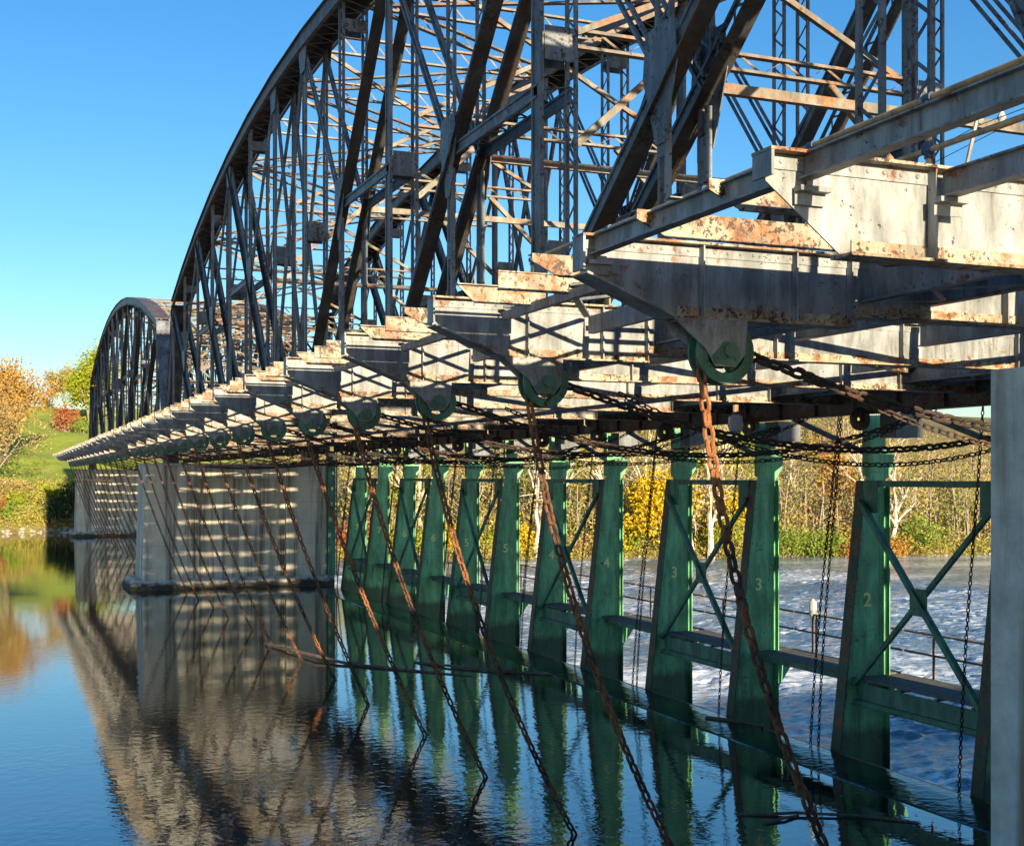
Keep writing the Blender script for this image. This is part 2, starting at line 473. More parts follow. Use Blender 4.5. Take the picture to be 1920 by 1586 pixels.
def half(mb, p, q, d, kind, x, th=0.014):
    """one of the two ribs of a truss member, lying in the plane x: solid channel or laced"""
    p, q = np.array([x, p[0], p[1]]), np.array([x, q[0], q[1]])
    L = np.linalg.norm(q - p)
    t = (q - p) / L
    e = np.cross(t, X)
    ew = 0.025
    for sg in (-1, 1):
        mb.beam(p + e * sg * (d / 2 - ew), q + e * sg * (d / 2 - ew), e, ew, X, 0.036)
    if kind == 'solid':
        mb.beam(p, q, e, d / 2 - 2 * ew, X, th / 2)
    else:
        n = max(2, int(L / (d * 0.72)))
        for i in range(n):
            sg = 1 if i % 2 else -1
            a = p + t * L * i / n + e * sg * (d / 2 - ew)
            b_ = p + t * L * (i + 1) / n - e * sg * (d / 2 - ew)
            tt = (b_ - a) / np.linalg.norm(b_ - a)
            mb.beam(a, b_, np.cross(tt, X), 0.022, X, 0.006)

def battens(mb, p, q, d, step=3.1, h=0.42, xw=0.30, both=True):
    p, q = np.array([0, p[0], p[1]]), np.array([0, q[0], q[1]])
    L = np.linalg.norm(q - p)
    t = (q - p) / L
    e = np.cross(t, X)
    n = max(1, int(L / step))
    for i in range(n + 1):
        c = p + t * (0.5 + (L - 1.0) * i / n)
        for sg in ((-1, 1) if both else (1,)):
            mb.beam(c + e * sg * (d / 2 + 0.008) - t * h / 2, c + e * sg * (d / 2 + 0.008) + t * h / 2, e, 0.007, X, xw)

def cross_lace(mb, p, q, d, side, pitch=0.42, xw=0.33):
    """zigzag bars that join the two ribs on one face"""
    p, q = np.array([0, p[0], p[1]]), np.array([0, q[0], q[1]])
    L = np.linalg.norm(q - p)
    t = (q - p) / L
    e = np.cross(t, X)
    n = int(L / pitch)
    for i in range(n):
        sg = 1 if i % 2 else -1
        a = p + t * L * i / n + e * side * (d / 2 + 0.006) + X * sg * xw
        b_ = p + t * L * (i + 1) / n + e * side * (d / 2 + 0.006) - X * sg * xw
        tt = (b_ - a) / np.linalg.norm(b_ - a)
        mb.beam(a, b_, np.cross(tt, e), 0.03, e, 0.006)

XW = 0.33
ROOT = np.array([13.2, B0, 8.0])
span = empty('truss_bridge_span', tuple(ROOT), 'nearer rusty grey truss span carrying the row of pulley wheels over the dam', 'bridge', 'camelback truss spans of the bridge')

def part(name, mb, mat_, parent=span, loc=None, me=None):
    """truss part built with x relative to its truss plane, y and z absolute; returns it in both trusses"""
    me = me or mb.mesh(name, (0, ROOT[1], ROOT[2]))
    out = []
    for u in (UN, UF):
        out.append(link(name, me, mat_, parent, (u - ROOT[0], 0, 0)))
    return out

zb = (LO + HI) / 2
MH = {}                                       # mid node heights
for i in range(14):
    s_ = NODES[i]
    if i in (0, 13):
        continue
# main pattern: subdivided panels 0-2-4-6 | 7-9-11-13, crossed centre panel 6-7
pairs = [(0, 2), (2, 4), (4, 6), (13, 11), (11, 9), (9, 7)]
for i in range(14):
    s_ = NODES[i]
    mb = MB()
    top = HT(s_) - 0.28
    sub = any(min(a, c) < i < max(a, c) for a, c in pairs)
    if not sub:
        d = 0.41 if i not in (0, 13) else 0.44
        half(mb, (s_, HI), (s_, top), d, 'solid' if i not in (0, 13) else 'lace', -XW)
        half(mb, (s_, HI), (s_, top), d, 'lace', XW)
        for zc in (14.0,):
            for sg in (-1, 1):
                mb.box(-.285, .285, s_ + sg * (d / 2 + .008) - .006, s_ + sg * (d / 2 + .008) + .006, zc - .3, zc + .3)
        # gusset at the top chord
        for sg in (-1, 1):
            mb.prismx([(s_ - .55, top + .12), (s_ + .55, top + .12), (s_ + .30, top - .75), (s_ - .30, top - .75)], sg * .40 - .008, sg * .40 + .008)
        part('post', mb, M['truss'])
    else:
        a = [t for t in pairs if min(t) < i < max(t)][0]
        zt = HT(NODES[a[0]]) - 0.1
        if a[0] in (0, 13):
            zt = HT(NODES[a[0]]) - 0.1
        zm = (zt + zb) / 2
        MH[i] = zm
        d = 0.46
        half(mb, (s_, zm + .4), (s_, top), d, 'lace', -XW)
        half(mb, (s_, zm + .4), (s_, top), d, 'lace', XW)
        for sg in (-1, 1):
            mb.box(-.29, .29, s_ + sg * (d / 2 + .008) - .006, s_ + sg * (d / 2 + .008) + .006, top - .8, top - .45)
        part('sub_post', mb, M['truss'])
        hb = MB()                              # hanger: two pairs of slim bars
        for sg in (-1, 1):
            for e_ in (-.10, .10):
                hb.box(sg * XW - .045, sg * XW + .045, s_ + e_ - .03, s_ + e_ + .03, HI + .005, zm - .35)
            for z_ in np.arange(HI + .6, zm - .6, 1.7):
                hb.box(sg * XW - .052, sg * XW - .046, s_ - .13, s_ + .13, z_ - .17, z_ + .17)
        part('hanger', hb, M['truss'])
        gb = MB()                              # gusset plates at the mid node
        for sg in (-1, 1):
            gb.prismx([(s_ - .42, zm + .75), (s_ + .42, zm + .75), (s_ + .5, zm + .1), (s_ + .12, zm - .95), (s_ - .12, zm - .95), (s_ - .5, zm + .1)], sg * .405 - .009, sg * .405 + .009)
            for q in range(5):
                for r_ in range(2):
                    gb.rivet((sg * .405 + sg * .009, s_ - .2 + .4 * r_, zm - .5 + .28 * q), .022, (sg, 0, 0))
        part('gusset_plate', gb, M['truss'])
for a, c in pairs:
    mid = (a + c) // 2
    pt, pm, pb = (NODES[a], HT(NODES[a]) - 0.1), (NODES[mid], MH[mid]), (NODES[c], zb + .1)
    mb = MB()                                  # main diagonal: upper half laced, lower half solid with cover plate
    for sg in (-1, 1):
        half(mb, pt, pm, .40, 'solid' if sg < 0 else 'lace', sg * XW)
        half(mb, pm, pb, .42, 'solid', sg * XW)
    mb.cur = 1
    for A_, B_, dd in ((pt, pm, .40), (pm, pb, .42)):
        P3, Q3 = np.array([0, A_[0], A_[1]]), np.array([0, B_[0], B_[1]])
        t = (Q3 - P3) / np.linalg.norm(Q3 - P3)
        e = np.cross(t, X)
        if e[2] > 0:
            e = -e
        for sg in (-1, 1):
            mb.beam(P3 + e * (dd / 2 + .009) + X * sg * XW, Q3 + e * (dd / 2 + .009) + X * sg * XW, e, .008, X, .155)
    part('diagonal', mb, [M['truss'], M['rust_and_shade']])
    mb = MB()                                  # light counter from the mid node up to the far chord joint
    ptc = (NODES[c], HT(NODES[c]) - 0.35)
    for sg in (-1, 1):
        for e_ in (-.13, .13):
            mb.beam((sg * XW, pm[0], pm[1] + e_), (sg * XW, ptc[0], ptc[1] + e_), X, .035, np.array([0, 0, 1.0]), .04)
    part('counter_brace', mb, M['truss'])
    mb = MB()                                  # level sub strut from the mid node back to the taller post
    for sg in (-1, 1):
        half(mb, (NODES[mid], MH[mid]), (NODES[a], MH[mid]), .26, 'solid', sg * XW)
    cross_lace(mb, (NODES[mid], MH[mid]), (NODES[a], MH[mid]), .26, 1, .5)
    if a not in (0, 13):
        part('sub_strut', mb, M['truss'])
mb = MB()
for (a, c) in ((6, 7), (7, 6)):
    for sg in (-1, 1):
        o_ = .02 if a == 6 else -.02
        half(mb, (NODES[a], HT(NODES[a]) - .3), (NODES[c], zb + .3), .22, 'lace', sg * (XW + o_))
part('centre_cross', mb, M['truss'])
for (s0, s1, h1) in ((B0, NODES[0], HT(NODES[0])), (B1, NODES[13], HT(NODES[13]))):
    mb = MB()
    for sg in (-1, 1):
        half(mb, (s0, zb), (s1, h1), .5, 'solid', sg * XW)
    P0, Q0 = np.array([0, s0, zb]), np.array([0, s1, h1])
    t = (Q0 - P0) / np.linalg.norm(Q0 - P0)
    e = np.cross(t, X)
    if e[2] < 0:
        e = -e
    mb.beam(P0 + e * .263, Q0 + e * .263, e, .01, X, .42)
    part('end_post', mb, M['truss'])
mb = MB()                                      # top chord: cover plate, two webs, laced underside
path = [(s_, HT(s_)) for s_ in NODES]
mb.sweep(path, -.48, .48, .262, .29)
for sg in (-1, 1):
    mb.sweep(path, sg * .38 - .014, sg * .38 + .014, -.26, .262)
    mb.sweep(path, sg * .45 - .05, sg * .45 + .05, -.28, -.26)
for i in range(13):
    cross_lace(mb, path[i], path[i + 1], .50, 1 if np.cross(np.array([0, path[i + 1][0] - path[i][0], path[i + 1][1] - path[i][1]]), X)[2] < 0 else -1, .5, .36)
part('top_chord', mb, M['chord'])
mb = MB()                                      # bottom chord
for sg in (-1, 1):
    mb.box(sg * .36 - .015, sg * .36 + .015, B0 - .3, B1 + .3, LO, HI)
    mb.box(sg * .43 - .055, sg * .43 + .055, B0 - .3, B1 + .3, LO - .022, LO)
    mb.box(sg * .43 - .055, sg * .43 + .055, B0 - .3, B1 + .3, HI, HI + .022)
cross_lace(mb, (B0, zb), (B1, zb), HI - LO, 1, .6, .33)
for y in np.arange(B0, B1, .14):
    if y < 34:
        mb.rivet((-.376, y, LO + .06), .02, (-1, 0, 0))
part('bottom_chord', mb, M['steel'])

def one(name, mb, mat_, parent=span):
    return link(name, mb.mesh(name, ROOT), mat_, parent)

# bracing between the trusses
def laced_x(mb, p, q, d, up=(0, 0, 1), pitch=.46):
    """light laced strut between two points, angles above and below"""
    p, q, up = (np.asarray(t, float) for t in (p, q, up))
    L = np.linalg.norm(q - p)
    t = (q - p) / L
    sd_ = np.cross(t, up); sd_ /= np.linalg.norm(sd_)
    upv = np.cross(sd_, t)
    for sg in (-1, 1):
        mb.beam(p + upv * sg * d / 2, q + upv * sg * d / 2, sd_, .08, upv, .028)
    n = max(2, int(L / pitch))
    for i in range(n):
        sg = 1 if i % 2 else -1
        mb.beam(p + t * L * i / n + upv * sg * d / 2, p + t * L * (i + 1) / n - upv * sg * d / 2, upv * .7 + t * .7, .024, sd_, .006)
ua, ub = UN + .40, UF - .40
for i in range(14):
    s_ = NODES[i]
    mb = MB()
    z_ = HT(s_)
    laced_x(mb, (ua, s_, z_), (ub, s_, z_), .52)
    one('top_strut', mb, M['lace'])
    if i not in MH:
        lo = max(z_ - 4.2, 14.2)
        mb = MB()
        laced_x(mb, (ua, s_, lo), (ub, s_, lo), .30)
        mid_ = (ua + ub) / 2
        mb.bar((ua, s_ - .05, lo + .1), (ub, s_ - .05, z_ - .3), .11, .11)
        mb.bar((ub, s_ + .07, lo + .1), (ua, s_ + .07, z_ - .3), .11, .11)
        for x0, x1 in ((ua, ua + 1.9), (ub, ub - 1.9)):
            mb.bar((x0, s_, lo - 1.9), (x1, s_, lo - .17), .13, .13)
        one('sway_frame', mb, M['lace'])
    else:
        mb = MB()
        z2 = MH[i] - .05
        mb.box(ua, ub, s_ - .06, s_ + .06, z2 - .07, z2 - .05)
        mb.box(ua, ub, s_ - .012, s_ + .012, z2 - .05, z2 + .1)
        one('lateral_strut', mb, M['lace'])
    if i < 13:
        s1, z1 = NODES[i + 1], HT(NODES[i + 1])
        mb = MB()
        if i % 2:
            laced_x(mb, (ua, s_, z_ - .06), (ub, s1, z1 - .06), .34)
        else:
            laced_x(mb, (ub, s_, z_ - .06), (ua, s1, z1 - .06), .34)
        one('top_lateral', mb, M['lace'])
for s0, s1, h1 in ((B0, NODES[0], HT(NODES[0])), (B1, NODES[13], HT(NODES[13]))):
    mb = MB()                                  # portal frame near the head of the end posts
    f0, f1 = .70, .93
    pa = lambda u, f: np.array([u, s0 + (s1 - s0) * f, zb + (h1 - zb) * f])
    laced_x(mb, pa(ua, f0), pa(ub, f0), .35)
    laced_x(mb, pa(ua, f1), pa(ub, f1), .35)
    n = 5
    for k in range(n):
        x0, x1 = ua + (ub - ua) * k / n, ua + (ub - ua) * (k + 1) / n
        mb.bar(pa(x0, f0), pa(x1, f1), .09, .09)
        mb.bar(pa(x1, f0) + np.array([0, .1, 0]), pa(x0, f1) + np.array([0, .1, 0]), .09, .09)
    one('portal_frame', mb, M['lace'])

# floor beams: built once around y = 0
def floor_beam_mesh(u_end=18.9, tip_low=8.40, bot=BOTB, knee=6.25, tipu=5.28, skew=True):
    mb = MB()
    bo2 = max(bot, 8.13)
    web = [(tipu, TOPB), (tipu, tip_low), (knee, bot), (8.46, bot), (8.46, bo2), (u_end, bo2), (u_end, TOPB)]
    mb.prism(web, -.008, .008)
    mb.cur = 1
    mb.box(tipu - .03, u_end, -.13, .13, TOPB, TOPB + .024)
    mb.box(knee + .02, 8.46, -.13, .13, bot - .024, bot)
    mb.box(8.46, u_end, -.13, .13, bo2 - .024, bo2)
    mb.cur = 0
    d = np.array([knee - tipu, 0, bot - tip_low]); L = np.linalg.norm(d); t = d / L
    nrm = np.array([t[2], 0, -t[0]])
    if skew:
        mb.beam(np.array([tipu, 0, tip_low]) + nrm * .013, np.array([knee, 0, bot]) + nrm * .013, np.array([0, 1.0, 0]), .175, nrm, .012)
    mb.box(tipu - .026, tipu - .002, -.125, .125, tip_low + .02, TOPB - .002)
    for y0, y1, sg in ((-.022, -.008, -1), (.008, .022, 1)):
        mb.box(tipu + .02, u_end, y0, y1, TOPB - .11, TOPB - .002)
        mb.cur = 1
        mb.box(knee + .1, 8.45, y0, y1, bot + .002, bot + .11)
        mb.box(8.47, u_end, y0, y1, bo2 + .002, bo2 + .11)
        mb.cur = 0
        for us in (6.62, 7.75, 8.45, 10.6, 12.9, 15.2, 16.6):
            mb.box(us - .008, us + .008, min(sg * .022, sg * .115), max(sg * .022, sg * .115), (bot if us < 8.46 else bo2) + .004, TOPB - .004)
            mb.box(us + .008, us + .075, min(sg * .008, sg * .021), max(sg * .008, sg * .021), bot + .115, TOPB - .115)
    for us in np.arange(tipu + .12, 9.5, .155):
        mb.rivet((us, -.022, TOPB - .055), .02)
        if us > knee + .2:
            mb.rivet((us, -.022, (bot if us < 8.46 else bo2) + .055), .02)
    for z in np.arange(bot + .16, TOPB - .12, .15):
        for us in (6.66, 7.79, 8.49):
            mb.rivet((us, -.021, z), .016)
    return mb
fb = floor_beam_mesh()
fb_me = fb.mesh('floor_beam', (0, 0, 0))
SHU, SHZ, SHR = 6.88, EYE + 1.28, 0.335
bk = MB()                                      # sheave bracket: two cheek plates
for y0 in (-.135, .115):
    bk.prism([(6.25, BOTB - .026), (7.12, BOTB - .026), (7.09, SHZ - .03), (6.98, SHZ - .16), (6.74, SHZ - .16), (6.62, SHZ + .02)], y0, y0 + .02)
bk.box(6.35, 7.1, -.114, .114, BOTB - .05, BOTB - .026)
for q in range(5):
    bk.rivet((6.45 + .14 * q, -.135, BOTB - .09), .02)
bk_me = bk.mesh('sheave_bracket')
wh = MB()                                      # grooved pulley wheel with two rims and spokes
def ring(mb, y0, y1, r0, r1, c, n=28):
    vs = []
    for k in range(n):
        t = 2 * math.pi * k / n
        for r_, y in ((r0, y0), (r1, y0), (r1, y1), (r0, y1)):
            vs.append((c[0] + r_ * math.cos(t), y, c[1] + r_ * math.sin(t)))
    fs = [(4 * k + a, 4 * ((k + 1) % n) + a, 4 * ((k + 1) % n) + (a + 1) % 4, 4 * k + (a + 1) % 4) for k in range(n) for a in range(4)]
    mb.add(vs, fs)
cc = (SHU, SHZ)
ring(wh, -.105, -.07, .225, SHR, cc)
ring(wh, .07, .105, .225, SHR, cc)
ring(wh, -.07, .07, .225, .265, cc)
ring(wh, -.09, .09, .05, .10, cc, 16)
for k in range(5):
    t = 2 * math.pi * k / 5 + .3
    dv = np.array([math.cos(t), 0, math.sin(t)])
    c0 = np.array([SHU, 0, SHZ])
    wh.beam(c0 + dv * .095, c0 + dv * .228, np.array([-math.sin(t), 0, math.cos(t)]), .035, np.array([0, 1.0, 0]), .05)
wh_me = wh.mesh('pulley_wheel')
bl = MB()                                      # keeper plate and axle bolt
bl.prism([(SHU - .15, SHZ - .13), (SHU - .19, SHZ - .06), (SHU - .07, SHZ + .06), (SHU + .09, SHZ + .09), (SHU + .14, SHZ - .04), (SHU + .10, SHZ - .15)], -.155, -.137)
bl.disc((SHU, -.185, SHZ), (0, 1, 0), .075, .058, 8)
bl.disc((SHU, -.15, SHZ), (0, 1, 0), .10, .03, 16)
for dx, dz in ((-.13, -.07), (.09, -.09)):
    bl.rivet((SHU + dx, -.155, SHZ + dz), .022)
bl_me = bl.mesh('axle_bolt')
for s_ in NODES:
    o = link('floor_beam', fb_me, [M['steel'], M['tie']], span, (-ROOT[0], s_ - ROOT[1], -ROOT[2]))
    link('sheave_bracket', bk_me, M['steel'], o)
    link('pulley_wheel', wh_me, M['wheel'], o)
    link('axle_bolt', bl_me, M['greenfade'], o)
eb = floor_beam_mesh(18.3, 8.55, 8.06, 5.80, 5.15, False)
eb_me = eb.mesh('end_floor_beam')
for s_ in (B0, B1):
    link('end_floor_beam', eb_me, [M['steel'], M['tie']], span, (-ROOT[0], s_ - ROOT[1], -ROOT[2]))
for i in range(13):                            # bottom lateral crosses under the deck
    s0, s1 = NODES[i], NODES[i + 1]
    mb = MB()
    z_ = 8.5
    mb.bar((ua + .05, s0 + .05, z_), (ub - .05, s1 - .05, z_), .16, .09)
    mb.bar((ub - .05, s0 + .05, z_ + .1), (ua + .05, s1 - .05, z_ + .1), .16, .09)
    one('bottom_lateral', mb, M['tie'])
for u in (10.9, 13.2, 15.4):                   # deck stringers between the trusses
    mb = MB()
    for i in range(-1, 14):
        s0 = B0 if i < 0 else NODES[i]
        s1 = B1 if i == 13 else NODES[i + 1]
        a, c = s0 + .14, s1 - .14
        mb.box(u - .008, u + .008, a, c, 8.42, TOPB - .02)
        mb.box(u - .085, u + .085, a, c, TOPB - .02, TOPB - .004)
        mb.box(u - .085, u + .085, a, c, 8.405, 8.42)
    one('stringer', mb, M['steel'])
for u in (6.22, 7.50):                         # edge stringers of the hoist deck
    mb = MB()
    for i in range(14):
        s0 = NODES[i]
        s1 = B1 if i == 13 else NODES[i + 1]
        zb_ = 8.49 if u < 7 else 8.36
        mb.box(u - .008, u + .008, s0 + .15, s1 - .15, zb_, 8.60)
        mb.box(u + .008, u + .08, s0 + .15, s1 - .15, zb_, zb_ + .012)
    one('tie_stringer', mb, M['steel'])
for i in range(13):                            # flat crosses and grating bearers of the hoist deck
    s0, s1 = NODES[i] + .16, NODES[i + 1] - .16
    mb = MB()
    sm_ = (s0 + s1) / 2
    for ya, yb in ((s0, sm_ - .02), (sm_ + .02, s1)):
        mb.bar((6.25, ya, 8.60), (7.47, yb, 8.60), .09, .035)
        mb.bar((7.47, ya, 8.66), (6.25, yb, 8.66), .09, .035)
    one('deck_cross', mb, M['steel'])
    mb = MB()
    for k in range(5):
        y = s0 + .25 + .86 * k
        mb.box(7.53, 8.6, y, y + .09, 8.56, 8.575)
        mb.box(7.53, 8.6, y, y + .012, 8.575, 8.63)
    mb.box(8.02, 8.06, s0, s1, 8.635, 8.70)
    one('grating_bearers', mb, M['tie'])
# cross ties: three between each pair of beams, ends cut square or on a slant
def tie_mesh(kind, xe=6.42):
    mb = MB()
    z0, z1 = 8.55, 8.775
    x0 = 5.26
    if kind == 0:
        poly = [(x0, z1), (x0, z1 - .075), (x0 + .32, z0), (xe, z0), (xe, z1)]
    elif kind == 1:
        poly = [(x0 + .06, z1 - .01), (x0 + .06, z0 + .02), (xe, z0 + .02), (xe, z1 - .01)]
    else:
        poly = [(x0 - .02, z1 - .02), (x0 + .2, z0), (xe, z0), (xe, z1 - .02)]
    mb.prism(poly, -.012, .012)
    xa = poly[0][0]
    mb.box(xa, xe - .02, -.013, .11, z1 - .002, z1 + .012)
    mb.box(poly[-3][0] + .03 if kind != 1 else x0 + .08, xe - .02, .012, .1, z0 + .022, z0 + .034)
    for k in range(4):
        mb.rivet((xa + .1 + .22 * k, -.012, z1 - .05), .019)
    return mb.mesh('cross_tie')
ties = [tie_mesh(0), tie_mesh(1), tie_mesh(2), tie_mesh(0, 8.62)]
tie_pos = []
for i in range(13):
    for k in range(3):
        tie_pos.append((NODES[i] + PAN * (k + 1) / 4 + .02, k))
tie_pos += [(8.72, 3), (9.95, 3), (71.7, 3), (72.8, 3)]
for s_, k in tie_pos:
    link('cross_tie', ties[k], M['tie'], span, (-ROOT[0], s_ - ROOT[1], -ROOT[2] + random.uniform(-.012, .012)))
# hanging girder under the downstream edge that carries the gate frames
mb = MB()
mb.box(18.58, 18.61, B0, B1, 7.86, 8.72)
mb.box(18.45, 18.74, B0, B1, 7.84, 7.86)
mb.box(18.45, 18.74, B0, B1, 8.72, 8.745)
for y in np.arange(B0 + 1.2, B1, 1.52):
    mb.box(18.48, 18.579, y - .01, y + .01, 7.862, 8.718)
one('hanging_girder', mb, M['chord'])
mb = MB()                                      # solid plate added to block the sun along the downstream edge
for i in range(14):
    s0 = B0 if i == 0 else NODES[i - 1]
    mb.box(16.75, 18.42, s0 + .01, NODES[i] - .01, TOPB + .03, TOPB + .045)
mb.box(16.75, 18.42, NODES[13] + .01, B1, TOPB + .03, TOPB + .045)
one('sun_block_plate', mb, M['chord'])
# bearing shoes
for u in (UN, UF):
    for s_ in (B0, B1):
        mb = MB()
        mb.prismx([(s_ - .5, 7.0), (s_ + .5, 7.0), (s_ + .25, 8.26), (s_ - .25, 8.26)], u - .34, u + .34)
        one('bearing_shoe', mb, M['chord'])
span2 = copy_tree(span)
span2.location.y += SHIFT
span2['label'] = 'far truss span beyond the middle pier, its arched top against the sky'

# ------------------------------------------------------------------ things on the bridge near the camera
mb = MB()                                      # outer edge stringer reaching back over the lock wall
def ibeam(mb, u, y0, y1, zb_, zt_, w_=.12):
    mb.box(u - .008, u + .008, y0, y1, zb_ + .014, zt_ - .014)
    mb.box(u - w_ / 2, u + w_ / 2, y0, y1, zt_ - .014, zt_)
    mb.box(u - w_ / 2, u + w_ / 2, y0, y1, zb_, zb_ + .014)
for (nm, u, y0, y1, lab) in (('edge_beam', 5.42, B0 + .03, NODES[0] - .03, 'grey steel edge beam between the two nearest floor beam tips'),
                             ('edge_beam', 5.48, -6.0, B0 - .03, 'outer steel beam running from the nearest floor beam out of the picture, above the other'),
                             ('edge_beam', 6.68, -6.0, B0 - .12, 'inner steel beam meeting the middle of the sunlit floor beam')):
    mb = MB()
    ibeam(mb, u, y0, y1, TOPB - (.172 if u < 6 else .23), TOPB + .015 if u < 6 else TOPB - .03)
    # seat angle and clips at the far end
    mb.box(u - .1, u + .17, y1 - .09, y1, TOPB - .27, TOPB - .232)
    mb.box(u - .1, u + .17, y1 - .014, y1, TOPB - .36, TOPB - .27)
    mb.box(u + .008, u + .13, y1 - .014, y1, TOPB - .22, TOPB - .02)
    for z in (.08, .15):
        mb.rivet((u + .07, y1 - .014, TOPB - z), .018)
    for z in (1.55,):
        if y0 + z < y1:
            mb.box(u - .16, u + .10, y0 + z, y0 + z + .1, TOPB + .016, TOPB + .026)
    solo(nm, mb, M['steel'], lab, 'steel beam', None)

mb_root = empty('pipe_handrail', (8.07, B0, TOPB), 'beige pipe handrail with blue clamps along the near edge of the deck', 'handrail')
mb = MB()
zr, zl = EYE + 3.55, EYE + 3.06
mb.tube([(8.07, -5, zr), (8.07, 19.0, zr)], .03, 10)
mb.tube([(8.07, -5, zl), (8.07, 10.9, zl)], .03, 10)
link('rail_pipe', mb.mesh('rail_pipe', mb_root.location), M['beige'], mb_root)
for y in (5.2, 7.3, 9.42, 11.25, 13.5, 16.1, 18.9):
    mb = MB()
    mb.tube([(8.07, y, 8.79), (8.07, y, zr - .02)], .028, 10)
    o = link('rail_post', mb.mesh('rail_post', mb_root.location), M['beige'], mb_root)
    mb = MB()
    mb.tube([(8.07, y - .05, zr), (8.07, y + .05, zr)], .048, 10)
    mb.tube([(8.07, y, zr - .09), (8.07, y, zr - .03)], .042, 10)
    if y < 11:
        mb.tube([(8.07, y - .05, zl), (8.07, y + .05, zl)], .048, 10)
        mb.tube([(8.07, y, zl - .08), (8.07, y, zl + .08)], .042, 10)
    link('clamp', mb.mesh('clamp', mb_root.location), M['blue'], o)

# ------------------------------------------------------------------ piers
def pier(y0, y1, label, plinth=True, mat_=None, ul=7.57, ur=17.95):
    mb = MB()
    zt = EYE + .62
    if plinth:
        mb.box(ul + .35, ur - .25, y0 + .38, y1, -4, zt - .3)
        mb.prism([(ul - .18, .5), (ul, zt - .01), (10.45, zt - .01), (10.55, .5)], y0, y1 - .05)
        mb.box(15.55, ur, y0 + .004, y1 - .06, .45, zt - .012)
        mb.box(10.46, 15.56, y0 + .12, y0 + .5, zt - .75, zt - .02)
        mb.box(ul + .05, ur - .05, y0 + .1, y1 + .05, zt - .005, zt + .12)
        mb.prismx([(y0 - .55, -4), (y0 - .55, .28), (y0 - .05, .56), (y1 + .2, .56), (y1 + .6, .2), (y1 + .6, -4)], ul - .6, ur + .35)
        mb.prism([(ul - .95, -4), (ul - .88, .25), (ul - .59, .5), (ul - .59, -4)], y0 - .35, y1 + .3)
    else:
        mb.prism([(ul, -4), (ul, EYE + .78), (ur, EYE + .78), (ur, -4)], y0, y1)
    return solo('bridge_pier', mb, mat_ or M['concrete'], label, 'bridge pier', None, None, ((ul + ur) / 2, (y0 + y1) / 2, 0))
pier(73.2, 77.2, 'grey concrete pier striped with bands of sunlight, standing in the middle of the pool')
pier(73.2 + SHIFT, 77.2 + SHIFT, 'far concrete pier behind many slanting chains at the left')
pier(-4.0, 7.2, 'pale concrete pier with rust streaks at the right edge', False, M['concrete2'], 6.74, 18.0)

# ------------------------------------------------------------------ gate frames, walkways, gates
SL = [24.2 + PAN * k for k in range(-3, 11)]  # leg planes, nearest first
def digit_mesh(ch):
    cu = bpy.data.curves.new('numeral', 'FONT')
    cu.body = ch
    cu.size = .46
    cu.offset = .006
    cu.extrude = .002
    o = bpy.data.objects.new('numeral', cu)
    COL.objects.link(o)
    bpy.context.view_layer.update()
    me = bpy.data.meshes.new_from_object(o.evaluated_get(bpy.context.evaluated_depsgraph_get()))
    bpy.data.objects.remove(o)
    me.materials.clear()
    return me
UR = 19.45
def ul_(z):                                    # upstream edge of a leg at height z
    return 18.75 - (6.3 - z) * (18.75 - 18.02) / 6.3
lg = MB()
ZB = -3.6
lg.prism([(ul_(6.3), 6.3), (ul_(ZB), ZB), (UR, ZB), (UR, 6.3)], -.01, .01)
lg.prism([(18.88, 7.84), (18.88, 6.3), (UR, 6.3), (UR + .22, 6.62), (UR + .26, 6.95), (UR, 7.06), (UR, 7.84)], -.012, .012)
t = np.array([ul_(ZB) - ul_(6.3), 0, ZB - 6.3]); t /= np.linalg.norm(t)
nrm = np.array([t[2], 0, -t[0]])
lg.cur = 2
lg.beam((ul_(6.3), 0, 6.3), (ul_(ZB), 0, ZB), np.array([0, 1.0, 0]), .17, nrm, .014)
lg.cur = 0
lg.box(UR - .012, UR + .012, -.16, .16, ZB, 6.28)
lg.box(18.87, 18.90, -.12, .12, 6.4, 7.84)
lg.prism([(UR, 1.62), (UR + .72, 1.62), (UR + .66, 1.46), (UR, .55)], -.011, .009)
lg.prism([(UR, 7.4), (UR, 7.84), (UR + .62, 7.84)], -.01, .01)
lg.box(ul_(3.0) + .1, UR - .16, -.016, -.01, 2.55, 2.575)
lg.cur = 1  # rivets coloured dark, their shadow put into the colour
for z in np.arange(.4, 6.2, .3):
    lg.rivet((ul_(z) + .16, -.010, z), .017)
for z in np.arange(.4, 6.2, .15):
    lg.rivet((UR - .13, -.010, z), .011)
for us in np.arange(ul_(2.6) + .12, UR - .15, .12):
    lg.rivet((us, -.01, 2.66), .014)
    lg.rivet((us, -.01, .34), .014)
for us in np.arange(18.95, UR - .1, .1):
    for z in (5.75, 5.95, 6.15, 6.5, 6.7):
        lg.rivet((us, -.012, z), .014)
lg.cur = 1
lg.box(UR - .19, UR - .184, -.013, -.01, .2, 6.1)
leg_me = lg.mesh('leg', (0, 0, 0))
leg_me.materials.append(M['green']); leg_me.materials.append(M['rust_and_shade']); leg_me.materials.append(M['flange'])
digits = {ch: digit_mesh(ch) for ch in '234567'}
def planks(mb, y0, y1, u0=18.5, u1=19.98, z=1.66):
    n = 7
    wd = (u1 - u0) / n
    for k in range(n):
        mb.box(u0 + k * wd + .012, u0 + (k + 1) * wd - .012, y0, y1 + random.uniform(-.02, .05), z, z + .045 + random.uniform(-.006, .006))
